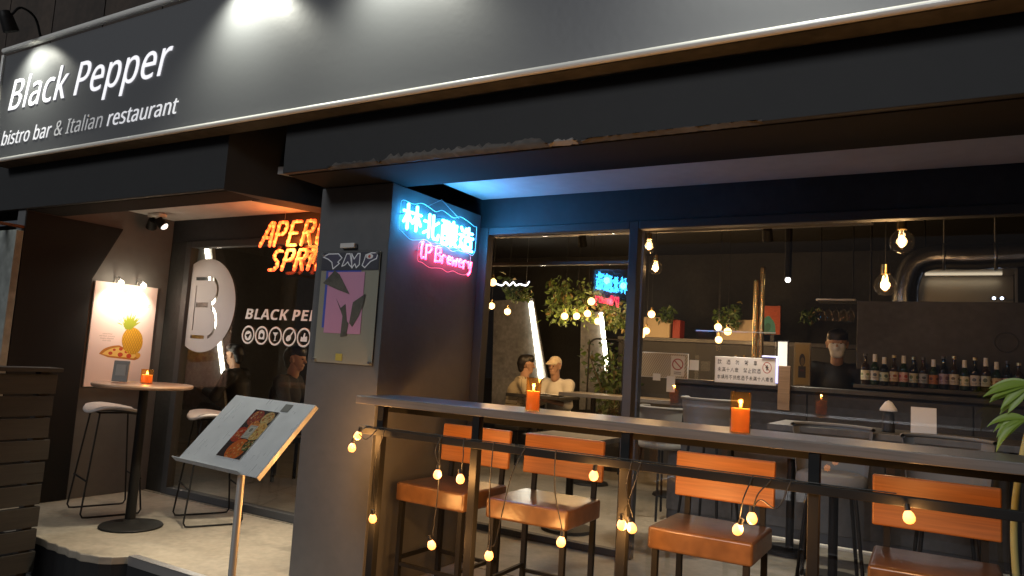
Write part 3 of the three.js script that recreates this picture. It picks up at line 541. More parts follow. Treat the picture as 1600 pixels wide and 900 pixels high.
const roman = {
  A: [[[0, 0], [.42, 1], [.62, 1], [.72, 0]], [[.14, .36], [.68, .36]]], P: [[[.05, 0], [.05, 1], [.55, 1], [.65, .82], [.6, .58], [.45, .48], [.05, .48]]], E: [[[.6, 1], [.05, 1], [.05, 0], [.62, 0]], [[.05, .52], [.5, .52]]],
  R: [[[.05, 0], [.05, 1], [.55, 1], [.65, .8], [.55, .56], [.05, .5]], [[.3, .52], [.66, 0]]], O: [[[.1, .1], [.05, .8], [.2, 1], [.55, 1], [.65, .8], [.6, .1], [.4, 0], [.2, 0], [.1, .1]]], L: [[[.05, 1], [.05, 0], [.6, 0]]],
  S: [[[.62, .95], [.3, 1], [.1, .85], [.15, .62], [.5, .42], [.58, .18], [.4, 0], [.02, 0]]], I: [[[.1, 0], [.1, .72]], [[.1, .96], [.1, 1]]], T: [[[0, 1], [.65, 1]], [[.33, 1], [.3, 0]]], Z: [[[0, 1], [.62, 1], [.02, 0], [.65, 0]]],
  l: [[[.12, 1.1], [.04, .7], [.02, .2], [.12, 0], [.28, .08]]], p: [[[.1, 0], [.12, .98], [.5, 1], [.58, .75], [.4, .5], [.12, .46]]], B: [[[.08, 0], [.1, 1], [.5, 1], [.55, .72], [.35, .54], [.1, .52]], [[.35, .54], [.62, .36], [.5, .06], [.08, 0]]],
  r: [[[.05, 0], [.08, .5], [.2, .58], [.36, .5]]], e: [[[.05, .3], [.36, .34], [.34, .52], [.18, .58], [.05, .36], [.12, .06], [.36, .06]]], w: [[[.02, .55], [.1, .03], [.26, .4], [.4, .03], [.52, .55]]], y: [[[.05, .55], [.16, .12], [.36, .55]], [[.36, .55], [.26, -.2], [.1, -.42]]],
};
{ // blue characters and red script hung on the pillar's flank; x of the sign runs into the shop
  const t = thing('neon_sign', 'blue and red neon brewery sign on the flank of the pillar', 'neon sign', [-2.655, 0, 0]);
  const blue = glow([0.04, 0.42, 1], 32), red = glow([1, 0.025, 0.085], 15), edge = glow([0.02, 0.45, 1], 1.0), edgeR = glow([1, 0.03, 0.12], 0.8);
  const Q = (u, v) => V(0, v, u);   // u = z, v = y
  let z = -3.235; const H = 0.155, W = 0.165;
  ['lin', 'bei', 'niang', 'zao'].forEach((k, i) => {
    const y = 2.0 - i * 0.004 + (i === 0 ? 0.015 : 0);
    part('character', strokes(hanzi[k].map(s => s.map(([a, b]) => Q(z - a * W, y + b * H))), 0.0092, 8), blue, t); z -= W + 0.022;
  });
  z = -3.42;
  for (const [ch, w] of [['l', .05], ['p', .125], ['B', .095], ['r', .07], ['e', .07], ['w', .09], ['e', .07], ['r', .07], ['y', .07]]) { part('script_letter', strokes(roman[ch].map(s => s.map(([a, b]) => Q(z - a * 0.11, 1.875 + b * 0.085 ))), 0.0066, 8), red, t); z -= w * 0.78; }
  const loop = (pts, m, r) => part('edge_outline', tube(pts.map(([a, b]) => Q(a, b)), r, 6, pts.length * 8, true), m, t);
  const wob = []; for (let i = 0; i < 40; i++) { const a = i / 40 * 6.283, c = Math.cos(a), s = Math.sin(a), q = 1 / Math.pow(Math.pow(Math.abs(c), 8) + Math.pow(Math.abs(s), 8), 1 / 8); wob.push([-3.6 - c * q * 0.395, 2.08 + s * q * 0.105 + 0.012 * Math.sin(i * 2.1)]); } loop(wob, edge, 0.0016);
  const wr = []; for (let i = 0; i < 30; i++) { const a = i / 30 * 6.283, c = Math.cos(a), s = Math.sin(a), q = 1 / Math.pow(Math.pow(Math.abs(c), 6) + Math.pow(Math.abs(s), 6), 1 / 6); wr.push([-3.67 - c * q * 0.275, 1.91 + s * q * 0.075 + 0.008 * Math.sin(i * 2.4)]); } loop(wr, edgeR, 0.0015);
  for (const [y, zz] of [[2.1, -3.235], [2.15, -3.6], [2.09, -3.98], [1.92, -3.42], [1.9, -3.94]]) part('standoff_peg', cyl(0.004, 0.004, 0.034, 8).rotateZ(Math.PI / 2), mat.steel, t, [-0.017, y, zz]);
  part('hanging_wire', strokes([[V(-0.01, 2.185, -3.45), V(-0.01, 2.262, -3.6), V(-0.01, 2.185, -3.8)]], 0.0012, 6), mat.steel, t);
  for (const [y, zz, c, I] of [[2.08, -3.4, [0.05, 0.5, 1], 0.3], [2.08, -3.8, [0.05, 0.5, 1], 0.3], [1.9, -3.7, [1, 0.04, 0.14], 0.05]]) { const l = new THREE.PointLight(new THREE.Color(...c), I); l.position.set(0.03, y, zz); l.castShadow = true; l.shadow.radius = 1.5; t.add(l); }
}
{ // orange letters behind the entrance glass
  const t = thing('orange_neon_sign', 'orange dotted light letters hanging in front of the entrance window', 'neon sign', [0, 0, -4.03]);
  const tubeM = glow([1, 0.05, 0.002], 2.8), dotM = glow([1, 0.13, 0.012], 4);
  const line = (word, x0, y, h, w) => { let x = x0; for (const ch of word) { const pl = roman[ch].map(s => s.map(([a, b]) => V(x + a * w + b * 0.05, y + b * h, 0))); const L = part('letter', strokes(pl, 0.012, 8), tubeM, t); const dots = []; for (const s of pl) for (let i = 0; i + 1 < s.length; i++) { const n = Math.max(1, Math.round(s[i].distanceTo(s[i + 1]) / 0.06)); for (let k = 0; k < n; k++) { const q = s[i].clone().lerp(s[i + 1], (k + 0.5) / n); const g = new THREE.SphereGeometry(0.0135, 8, 6); g.translate(q.x, q.y, 0.004); dots.push(g); } } part('diodes', mergeGeometries(dots), dotM, L).userData.kind = 'stuff'; x += (ch === 'I' ? 0.06 : w * 0.98); } };
  line('APEROL', -4.76, 2.1, 0.185, 0.155); line('SPRITZ', -4.63, 1.905, 0.155, 0.14);
  const l = new THREE.PointLight(new THREE.Color(1, 0.25, 0.04), 0.9); l.position.set(-4.35, 2.08, 0.06); l.castShadow = true; l.shadow.radius = 6; t.add(l);
  part('hanging_wire', strokes([[V(-4.5, 2.28, 0), V(-4.5, 2.372, 0)], [V(-3.95, 2.28, 0), V(-3.95, 2.372, 0)]], 0.0015, 6), mat.steel, t);
}
{ // fence of dark boards at the left of the terrace
  const t = thing('board_fence', 'dark stained fence of wide horizontal boards beside the step', 'fence');
  for (let i = 0; i < 9; i++) { const y = -0.2 + i * 0.139; part('board', span(-4.985, -4.95, y, y + 0.125, -2.66 - rr(0, 0.02), -1.2, 0.003), i % 3 === 1 ? mat.fenceB : mat.fence, t); }
  part('cap_board', span(-5.1, -4.93, 1.052, 1.078, -2.7, -1.2, 0.003), mat.fence, t);
  for (const z of [-2.62, -1.9, -1.3]) part('post', span(-5.05, -4.988, -0.248, 1.05, z - 0.03, z + 0.03), mat.fenceB, t);
}
{ // neighbour's rusty bracket, pale panel, dark wall
  const w = thing('neighbour_wall', 'dark wall of the neighbouring shop with vertical seams', 'wall');
  for (const [x0, x1] of [[-9, -7.3], [-7.29, -6.62], [-6.61, -6.112]]) part('wall_panel', span(x0, x1, -0.248, 2.2, -3.3, -3.2, 0.004), mat.black, w);
  const t = thing('rusty_bracket', 'rusty steel angle bracket under the neighbouring canopy', 'bracket');
  part('angle_bar', span(-6.03, -5.985, 2.075, 2.095, -3.1, -2.2, 0.003), mat.rust, t); part('angle_post', span(-6.03, -5.985, 2.097, 2.212, -3.1, -3.065, 0.003), mat.rust, t);
  solo('pale_panel', 'pale grey panel at the edge of the neighbouring shop behind the fence', 'panel', span(-6.7, -5.86, 0.55, 2.04, -2.8, -2.75, 0.004), M([0.42, 0.45, 0.42], 0.6, 0, { map: blotch }));
}
{ // white oval shape added on the entrance glass, no known fitting
  const g = new THREE.SphereGeometry(0.045, 24, 16); g.scale(0.75, 1.25, 0.35); const p = at(491, 621, -4.09);
  solo('white_oval_shape', 'small white oval shape on the entrance glass beside the pillar', 'door plate', g, mat.white, [p.x, p.y, -4.1]);
}
// ---------------------------------------------------------------- inside the shop
function pendant(label, px, py, z, r, big, I = 0.5) {
  const p = at(px, py, z), t = thing('pendant_bulb', label, 'bulb', p, 0, big ? 'large clear pendant bulbs' : 'small warm pendant bulbs');
  const top = 2.999 - p.y;
  part('cord', cyl(0.0025, 0.0025, top - r * 1.9, 6), mat.cord, t, [0, (top + r * 1.9) / 2, 0]);
  part('socket', cyl(r * 0.36, r * 0.4, r * 0.9, 14), mat.brass, t, [0, r * 1.5, 0]);
  if (big) {
    part('globe', new THREE.LatheGeometry([[0.001, -r], [r * 0.5, -r * 0.87], [r * 0.86, -r * 0.5], [r, 0], [r * 0.87, r * 0.5], [r * 0.5, r * 0.92], [r * 0.36, r * 1.1]].map(q => new THREE.Vector2(...q)), 28), mat.bulbClear, t);
    part('filament', new THREE.LatheGeometry([[0, -r * 0.5], [r * 0.2, -r * 0.36], [r * 0.26, 0], [r * 0.2, r * 0.4], [0, r * 0.6]].map(q => new THREE.Vector2(...q)), 14), mat.bulbBig, t);
  } else part('globe', new THREE.SphereGeometry(r, 16, 12), mat.pendantGlow, t);
  const l = new THREE.PointLight(new THREE.Color(1, 0.6, 0.26), I); l.castShadow = true; l.shadow.radius = 1.5; t.add(l);
}
pendant('large clear bulb beside the window mullion', 1014, 385, -4.6, 0.045, true, 0.25);
pendant('amber globe bulb just below a large clear bulb by the mullion', 1024, 419, -5.2, 0.05, true, 0.5);
pendant('large clear bulb in front of the metal duct', 1409, 378, -4.6, 0.066, true, 0.3);
pendant('large amber bulb at the corner of the dark menu panel', 1383, 446, -5.0, 0.066, true, 0.7);
for (const [x, y, z] of [[770, 441, -6.5], [768, 478, -7.5], [793, 487, -7.7], [755, 494, -7.2], [882, 494, -7.6], [901, 494, -7.8], [918, 490, -7.6], [924, 471, -7.2], [934, 502, -8.0], [1018, 491, -7.8], [1002, 523, -7.6], [1010, 517, -8.2], [1122, 511, -8.2], [1137, 518, -8.0], [1123, 531, -8.4]])
  pendant(x < 1000 ? 'small warm bulb hanging over the diners inside' : x < 1050 ? 'small warm bulb hanging just past the mullion over the bar end' : 'small warm bulb hanging behind the bar taps', x, y, z, 0.04, false, 0.7);

// wall panels with slanting light strips
function ledPanel(label, z, quad, s0, s1, w = 0.028, I = 3) {
  const t = thing('led_wall_panel', label, 'wall panel'), q = quad.map(([x, y]) => at(x, y, z)), s = new THREE.Shape();
  q.forEach((p, i) => i ? s.lineTo(p.x, p.y) : s.moveTo(p.x, p.y)); s.closePath();
  const g = new THREE.ExtrudeGeometry(s, { depth: 0.05, bevelEnabled: false }); g.translate(0, 0, z - 0.05); part('panel', muv(g), M([0.5, 0.48, 0.44], 0.7, 0, { map: blotch }), t);
  const a = at(...s0, z + 0.03), b = at(...s1, z + 0.03), L = a.distanceTo(b), m = a.clone().add(b).multiplyScalar(0.5);
  part('led_strip', rbox(w, L, 0.03, 0.006), glow([1, 0.93, 0.74], 9), t, m, [0, 0, Math.atan2(b.x - a.x, -(b.y - a.y)) + 0]);
  const r = new THREE.RectAreaLight(new THREE.Color(1, 0.92, 0.74), I, w, L); r.position.set(m.x, m.y, m.z + 0.022); r.lookAt(m.x, m.y, m.z + 1); r.rotateZ(-Math.atan2(b.x - a.x, -(b.y - a.y))); t.add(r);
}
ledPanel('pale wall panel with slanting light strip behind the diners', -9.6, [[768, 640], [862, 640], [832, 466], [772, 470]], [829, 471], [846, 598], 0.065, 9);
ledPanel('narrow pale wall panel with light strip beside the plants', -9.7, [[905, 640], [955, 640], [942, 486], [908, 490]], [939, 489], [949, 580], 0.055, 8);
ledPanel('pale wall panel with light strip seen behind the round logo', -5.9, [[262, 640], [352, 640], [330, 380], [280, 380]], [322, 384], [350, 592], 0.045, 7);

// foliage: folded leaves spread along hanging stems
const leafM = [P([1, 1, 1], 0.5, { vertexColors: true, transmission: 0.2, thickness: 0, side: THREE.DoubleSide }), P([0.65, 0.72, 0.8], 0.5, { vertexColors: true, transmission: 0.2, thickness: 0, side: THREE.DoubleSide })];
function leaves(pts, n, spread, L, fall = 0.6) {
  const pos = [], col = [], X = V(), Y = V(), N = V();
  for (let i = 0; i < n; i++) {
    const p = pts[Math.floor(rnd() * pts.length)].clone().add(V(rr(-1, 1) * spread, rr(-1, 1) * spread, rr(-1, 1) * spread));
    X.set(rr(-1, 1), rr(-1, 1) - fall, rr(-1, 1)).normalize(); N.set(rr(-1, 1), rr(-0.2, 1), rr(-1, 1)).normalize(); Y.crossVectors(N, X).normalize(); N.crossVectors(X, Y);
    const hue = rnd(), cc = hue < 0.12 ? [0.16, 0.12, 0.03] : [0.05 + 0.07 * hue, 0.1 + 0.08 * hue, 0.02 + 0.02 * rnd()]; for (let k = 0; k < 12; k++) col.push(...cc);
    const l = L * rr(0.35, 1.15), w = l * rr(0.22, 0.36), tip = p.clone().addScaledVector(X, l), a = p.clone().addScaledVector(X, l * 0.45).addScaledVector(Y, w).addScaledVector(N, w * 0.4), b = p.clone().addScaledVector(X, l * 0.45).addScaledVector(Y, -w).addScaledVector(N, w * 0.4), m = p.clone().addScaledVector(X, l * 0.5);
    for (const q of [p, a, m, a, tip, m, p, m, b, m, tip, b]) pos.push(q.x, q.y, q.z);
  }
  const g = new THREE.BufferGeometry(); g.setAttribute('position', new THREE.Float32BufferAttribute(pos, 3)); g.setAttribute('color', new THREE.Float32BufferAttribute(col, 3)); g.computeVertexNormals(); return g;
}
function vine(label, list, z, n, L = 0.07, m = 0, spread = 0.06) {
  const t = thing('hanging_plant', label, 'plant', [0, 0, 0], 0, 'trailing plants inside the shop'), stems = [], pts = [];
  for (const [x0, y0, x1, y1] of list) {
    const a = at(x0, y0, z + rr(-0.15, 0.15)), b = at(x1, y1, z + rr(-0.15, 0.15)); const c = []; for (let i = 0; i <= 6; i++) { const k = i / 6; c.push(a.clone().lerp(b, k).add(V(rr(-0.03, 0.03), -0.05 * Math.sin(k * 3.14), rr(-0.03, 0.03)))); }
    stems.push(tube(c, 0.006, 5, 16)); for (let i = 0; i < 6; i++) for (let k = 0; k < 3; k++) pts.push(c[i].clone().lerp(c[i + 1], k / 3));
  }
  part('stem', mergeGeometries(stems), M([0.08, 0.07, 0.03], 0.8), t); part('foliage', leaves(pts, Math.round(n * 1.4), spread, L), leafM[m], t);
}
vine('trailing vine hanging beside the window frame near the diners', [[752, 425, 745, 500], [752, 430, 753, 492]], -6.3, 170, 0.06, 0, 0.035);
vine('bushy trailing plant over the diners at the white neon line', [[790, 436, 812, 462], [800, 440, 830, 458]], -7.4, 160, 0.08, 1);
vine('wide trailing plant spilling over the hanging bulbs', [[860, 442, 895, 480], [880, 440, 880, 500], [905, 445, 920, 500], [870, 455, 862, 490], [930, 450, 960, 480]], -7.9, 520, 0.085, 0, 0.09);
vine('trailing plant hanging down beside the mullion', [[975, 480, 990, 530], [960, 480, 985, 515], [955, 490, 968, 505]], -7.8, 260, 0.08, 0, 0.06);
vine('leafy plant on a ledge above the bar shelves', [[1122, 492, 1150, 480], [1130, 500, 1152, 492]], -9.2, 200, 0.08, 1, 0.08);
vine('small leafy plant on the ledge past the mullion', [[1036, 494, 1048, 482]], -9.2, 90, 0.08, 1, 0.06);
vine('leafy plant on the glass rack shelf', [[1256, 492, 1280, 486]], -8.8, 90, 0.07, 1, 0.06);
{ // tall potted shrub in front of the second light strip
  const c = at(965, 590, -9.0), t = thing('potted_shrub', 'dark leafy shrub standing before the narrow light strip', 'plant', [c.x, 0, c.z]);
  part('pot', new THREE.LatheGeometry([[0, 0.001], [0.17, 0.001], [0.22, 0.4], [0.2, 0.4], [0.18, 0.35], [0, 0.35]].map(q => new THREE.Vector2(...q)), 28), mat.dark, t);
  const st = [], pts = []; for (let i = 0; i < 9; i++) { const a = rr(0, 6.28), r = rr(0.1, 0.5), h = rr(1.0, 1.75); const cc = [V(0, 0.34, 0), V(Math.cos(a) * r * 0.4, h * 0.6, Math.sin(a) * r * 0.4), V(Math.cos(a) * r, h, Math.sin(a) * r)]; st.push(tube(cc, 0.009, 5, 12)); for (let k = 0; k < 10; k++) pts.push(cc[1].clone().lerp(cc[2], k / 9)); }
  part('stem', mergeGeometries(st), M([0.08, 0.06, 0.03], 0.8), t); part('foliage', leaves(pts, 620, 0.13, 0.11, 0.2), leafM[1], t);
}
{ // arched black garment-rail frame
  const z = -8.6, a = at(916, 640, z), t = thing('metal_frame_rack', 'tall black metal tube frame standing before the plants', 'rack');
  const w = at(975, 530, z).x - a.x, h = at(920, 529, z).y;
  part('frame_tube', tube([V(a.x, 0.012, z), V(a.x, h - 0.08, z), V(a.x + 0.08, h, z), V(a.x + w - 0.08, h, z), V(a.x + w, h - 0.08, z), V(a.x + w, 0.012, z)], 0.012, 8, 80, false, 0.1), mat.metal, t);
}
{ // white neon squiggle
  const z = -6.9, pts = [[744, 441], [756, 444], [770, 442], [784, 446], [790, 441], [796, 446], [802, 441], [806, 446], [812, 444], [822, 446], [827, 440]].map(([x, y]) => at(x, y, z));
  const t = thing('white_neon_line', 'thin white neon squiggle above the diners', 'neon sign');
  part('neon_tube', tube(pts, 0.008, 8, 80), glow([0.85, 0.9, 1], 3), t); part('hanging_wire', strokes([[pts[1], V(pts[1].x, 2.998, z)], [pts[9], V(pts[9].x, 2.998, z)]], 0.0015, 5), mat.steel, t);
}
// people -----------------------------------------------------------
function person(label, pos, face, o) {
  const t = thing('person', label, 'person', pos, face); const L = (a, b) => o[a] ?? b;
  const hipY = 0.1, lean = o.lean ?? 0.05, sh = 0.185 * (o.wide ?? 1);
  const chest = V(0, hipY + 0.32, lean), neck = V(0, hipY + 0.5, lean * 1.6), head = V(0, hipY + 0.665, lean * 1.6 + 0.025 + (o.nod ?? 0.02));
  const S = s => V(s * sh, hipY + 0.44, lean * 1.4), El = s => o.elbow ? o.elbow(s) : V(s * 0.25, hipY + 0.18, lean + 0.13), Ha = s => o.hand ? o.hand(s) : V(s * 0.1, hipY + 0.23, lean + 0.36);
  const gs = [sdfGeo([[V(0, hipY, 0), chest, 0.12, 0.12], [neck.clone().add(V(0, -0.1, 0)), head, 0.05, 0.055], ...[-1, 1].flatMap(s => [[V(s * 0.08, hipY, 0), V(s * 0.1, hipY + 0.02, 0.4), 0.07, 0.055], [V(s * 0.1, hipY + 0.02, 0.4), V(s * 0.1, -0.36, 0.38), 0.05, 0.04], [V(s * 0.1, -0.38, 0.38), V(s * 0.1, -0.4, 0.52), 0.04, 0.032], [S(s), El(s), 0.045, 0.038], [El(s), Ha(s), 0.036, 0.026]])], 0.03, 0.014)];
  // head on a finer grid: skull, jaw, nose, ears, brow
  const h = head;
  gs.push(sdfGeo([[h.clone().add(V(0, 0.03, -0.012)), h.clone().add(V(0, 0.035, 0.012)), 0.083, 0.08], [h.clone().add(V(0, -0.03, 0.03)), h.clone().add(V(0, -0.075, 0.05)), 0.058, 0.036], [h.clone().add(V(0, 0.015, 0.087)), h.clone().add(V(0, -0.018, 0.104)), 0.009, 0.014], [h.clone().add(V(-0.03, 0.026, 0.078)), h.clone().add(V(0.03, 0.026, 0.078)), 0.012, 0.012], [h.clone().add(V(-0.018, -0.052, 0.082)), h.clone().add(V(0.018, -0.052, 0.082)), 0.008, 0.008], [h.clone().add(V(0, -0.1, 0.0)), h.clone().add(V(0, -0.15, -0.01)), 0.05, 0.052], ...[-1, 1].map(s => [h.clone().add(V(s * 0.083, 0.02, -0.004)), h.clone().add(V(s * 0.08, -0.02, 0.004)), 0.014, 0.01])], 0.018, 0.0045));
  for (const s of [-1, 1]) { // hands: palm, four fingers, thumb
    const w = Ha(s), d = w.clone().sub(El(s)).normalize(), side = V(-s, 0, 0).addScaledVector(d, s * d.x).normalize(), dn = V().crossVectors(d, side).multiplyScalar(s > 0 ? 1 : -1); if (dn.y > 0) dn.negate();
    const pr = [[w.clone(), w.clone().addScaledVector(d, 0.07), 0.024, 0.03]];
    for (let f = 0; f < 4; f++) { const b = w.clone().addScaledVector(d, 0.085).addScaledVector(side, 0.027 - f * 0.018), k = b.clone().addScaledVector(d, [0.036, 0.042, 0.04, 0.03][f]).addScaledVector(dn, 0.006), e = k.clone().addScaledVector(d, [0.026, 0.03, 0.028, 0.022][f]).addScaledVector(dn, 0.022); pr.push([b, k, 0.0088, 0.008], [k, e, 0.008, 0.007]); }
    const tb = w.clone().addScaledVector(d, 0.03).addScaledVector(side, 0.03), tk = tb.clone().addScaledVector(d, 0.03).addScaledVector(side, 0.022); pr.push([tb, tk, 0.011, 0.0095], [tk, tk.clone().addScaledVector(d, 0.028).addScaledVector(dn, 0.006), 0.009, 0.008]);
    gs.push(sdfGeo(pr, 0.008, 0.004));
  }
  part('body', mergeGeometries(gs), o.skin ?? mat.skin, t);
  part('shirt', sdfGeo([[V(0, hipY - 0.02, 0), chest, 0.15, 0.15], [V(-0.06, hipY + 0.02, 0), V(0.06, hipY + 0.02, 0), 0.13, 0.13], [chest, neck.clone().add(V(0, -0.045, 0)), 0.14, 0.07], [S(-1), S(1), 0.065, 0.065], ...[-1, 1].flatMap(s => [[S(s), El(s), 0.066, 0.056], [El(s), El(s).clone().lerp(Ha(s), o.sleeve ?? 0.3), 0.052, 0.044]])], 0.05, 0.013), o.shirt, t);
  part('trousers', sdfGeo([[V(-0.07, hipY - 0.02, -0.02), V(0.07, hipY - 0.02, -0.02), 0.125, 0.125], ...[-1, 1].flatMap(s => [[V(s * 0.08, hipY - 0.01, 0), V(s * 0.1, hipY + 0.02, 0.4), 0.088, 0.07], [V(s * 0.1, hipY + 0.02, 0.4), V(s * 0.1, -0.34, 0.38), 0.066, 0.052]])], 0.03, 0.014), o.trousers ?? mat.dark, t);
  for (const s of [-1, 1]) part('eye', new THREE.SphereGeometry(0.009, 10, 8), mat.hair, t, [h.x + s * 0.03, h.y + 0.01, h.z + 0.083]);
  if (o.cap) {
    const c = o.cap; part('cap', sdfGeo([[h.clone().add(V(0, 0.062, -0.015)), h.clone().add(V(0, 0.066, 0.01)), 0.081, 0.077], [h.clone().add(V(-0.05, 0.048, 0.078)), h.clone().add(V(0.05, 0.048, 0.078)), 0.024, 0.024], [h.clone().add(V(-0.035, 0.036, 0.15)), h.clone().add(V(0.035, 0.036, 0.15)), 0.012, 0.012]], 0.03, 0.006), c, t);
  }
  const hr = o.cap ? [[h.clone().add(V(0, 0.0, -0.05)), h.clone().add(V(0, -0.04, -0.06)), 0.062, 0.045]] : [[h.clone().add(V(0, 0.055, -0.03)), h.clone().add(V(0, 0.07, 0.02)), 0.089, 0.08], [h.clone().add(V(0, 0.01, -0.055)), h.clone().add(V(0, -0.05, -0.06)), 0.075, 0.05], [h.clone().add(V(-0.04, 0.09, 0.05)), h.clone().add(V(0.05, 0.095, 0.05)), 0.04, 0.036]];
  part('hair', sdfGeo(hr, 0.02, 0.006), mat.hair, t);
  if (o.mask) part('face_mask', sdfGeo([[h.clone().add(V(-0.022, -0.02, 0.05)), h.clone().add(V(0.022, -0.02, 0.05)), 0.05, 0.05], [h.clone().add(V(-0.014, -0.075, 0.05)), h.clone().add(V(0.014, -0.075, 0.05)), 0.043, 0.043], [h.clone().add(V(0, 0.0, 0.09)), h.clone().add(V(0, -0.03, 0.1)), 0.014, 0.02]], 0.02, 0.006), mat.paper, t);
  return t;
}
const speckle = canvasTex(256, 256, (c, w, h) => { c.fillStyle = '#b9ab8e'; c.fillRect(0, 0, w, h); for (let i = 0; i < 260; i++) { c.fillStyle = ['#8a7a5d', '#d8cdb4', '#6f6550'][i % 3]; c.beginPath(); c.ellipse(rnd() * w, rnd() * h, 2 + rnd() * 5, 2 + rnd() * 3, rnd() * 3, 0, 7); c.fill(); } });
{
  const a = at(875, 600, -8.9); person('person in a beige cap and white T-shirt eating at the table', [a.x, 0.5, a.z], -0.1, { shirt: M([0.72, 0.69, 0.62], 0.85), cap: M([0.72, 0.6, 0.42], 0.85), sleeve: 0.15, nod: 0.045 });
  const b = at(806, 600, -8.4); const pb = person('person in a speckled beige shirt turned towards the wall light', [b.x, 0.5, b.z], 2.2, { shirt: M([0.6, 0.55, 0.45], 0.9), sleeve: 0.75, wide: 1.05 });
  const g = pb.children.find(q => q.name === 'shirt'); g.geometry = muv(g.geometry, 2.2); g.geometry.computeVertexNormals(); g.material = M([1, 1, 1], 0.9, 0, { map: speckle });
  const c = at(440, 600, -5.3); person('dark haired person in dark clothes seated behind the entrance glass, facing the pillar', [c.x, 0.42, c.z], 2.0, { shirt: M([0.02, 0.022, 0.028], 0.85), sleeve: 0.9 });
  const d = at(376, 610, -6.1); person('person in black seated opposite, half hidden behind the entrance glass', [d.x, 0.4, d.z], -1.2, { shirt: mat.dark, sleeve: 0.9, skin: P([0.4, 0.24, 0.16], 0.6) });
  const e = at(1308, 560, -7.3); person('bartender in black with a white face mask behind the bar', [e.x, 0.86, e.z], 0.1, { shirt: mat.dark, mask: true, sleeve: 0.9, elbow: s => V(s * 0.25, 0.28, 0.08), hand: s => V(s * 0.12, 0.2, 0.3) });
  for (const [p, lab] of [[a, 'dark backless stool under the person in the beige cap'], [b, 'dark backless stool under the person in the speckled shirt'], [c, 'dark backless stool under the dark haired person by the entrance glass'], [d, 'dark backless stool under the person half hidden by the entrance glass']]) {
    const y = p === c ? 0.4 : p === d ? 0.38 : 0.48, t = thing('backless_stool', lab, 'stool', [p.x, 0, p.z], 0, 'backless stools inside'); part('seat', rbox(0.36, 0.05, 0.36, 0.012), mat.dark, t, [0, y - 0.02, 0]);
    for (const [u, v] of [[-1, -1], [1, -1], [-1, 1], [1, 1]]) part('leg', box(0.025, y - 0.046, 0.025), mat.metal, t, [u * 0.14, (y - 0.046) / 2 + 0.001, v * 0.14]);
  }
}
function table(label, x0, x1, z0, z1, y, m = mat.darkTop, pedestals) {
  const t = thing('high_table', label, 'table', [(x0 + x1) / 2, 0, (z0 + z1) / 2], 0, 'dark tables inside the shop'), w = x1 - x0, d = z1 - z0;
  part('table_top', rbox(w, 0.04, d, 0.004), m, t, [0, y - 0.02, 0]);
  for (const px of pedestals ?? [0]) { part('pedestal', cyl(0.03, 0.03, y - 0.064, 16), mat.metal, t, [px, (y - 0.04) / 2 + 0.008, 0]); part('base', cyl(0.2, 0.21, 0.022, 36), mat.metal, t, [px, 0.0125, 0]); }
  return t;
}
const tabA = at(845, 616, -8.5); table('low dark table carrying white plates between the diners', tabA.x - 0.35, tabA.x + 0.42, tabA.z - 0.3, tabA.z + 0.3, 0.9);
for (const [dx, dz, r] of [[0.02, 0.08, 0.13], [0.3, 0.12, 0.11]]) solo('plate', r > 0.12 ? 'large white plate on the low dark table' : 'smaller white plate on the low dark table', 'plate', new THREE.LatheGeometry([[0, 0.002], [r * 0.6, 0.002], [r, 0.018], [r, 0.021], [r * 0.58, 0.007], [0, 0.007]].map(p => new THREE.Vector2(...p)), 36), mat.white, [tabA.x + dx, 0.9, tabA.z + dz]);
{ const l = at(882, 612, -7.6), r = at(1088, 632, -7.6); table('long dark high table running behind the mullion', l.x, r.x, -8.0, -7.45, l.y, M([0.14, 0.12, 0.1], 0.3), [-0.45, 0.5]); }
table('long grey high table inside the window carrying a small lamp', -1.0, 0.75, -5.75, -5.1, 1.0, M([0.16, 0.15, 0.14], 0.4, 0, { map: blotch }), [-0.5, 0.5]);
table('dark pedestal table between bar and counter chairs', -1.3, -0.7, -6.15, -5.95, 0.74, mat.darkTop);
table('dark pedestal table behind the second bar chair', -2.87, -2.27, -5.75, -5.15, 0.74, mat.dark);
{
  const a = at(1388, 664, -5.35), t = thing('table_lamp', 'small black table lamp with white cone shade', 'lamp', [a.x, 1.001, a.z]);
  part('stem', new THREE.LatheGeometry([[0, 0.0], [0.038, 0.0], [0.038, 0.006], [0.034, 0.1], [0.03, 0.125], [0, 0.125]].map(p => new THREE.Vector2(...p)), 24), mat.dark, t);
  part('shade', new THREE.LatheGeometry([[0.0, 0.2], [0.02, 0.19], [0.05, 0.145], [0.052, 0.132], [0.045, 0.13], [0, 0.13]].map(p => new THREE.Vector2(...p)), 28), P([0.8, 0.78, 0.74], 0.5, { transmission: 0.2, thickness: 0 }), t);
  const b = at(1443, 668, -5.35), c = thing('menu_card', 'white folded menu card on the grey high table', 'card', [b.x, 1.001, b.z], 0.1);
  part('front_sheet', rbox(0.14, 0.17, 0.003, 0.001), mat.paper, c, [0, 0.086, 0.012], [-0.1, 0, 0]); part('rear_sheet', rbox(0.14, 0.17, 0.003, 0.001), mat.paper, c, [0, 0.086, -0.012], [0.1, 0, 0]);
}
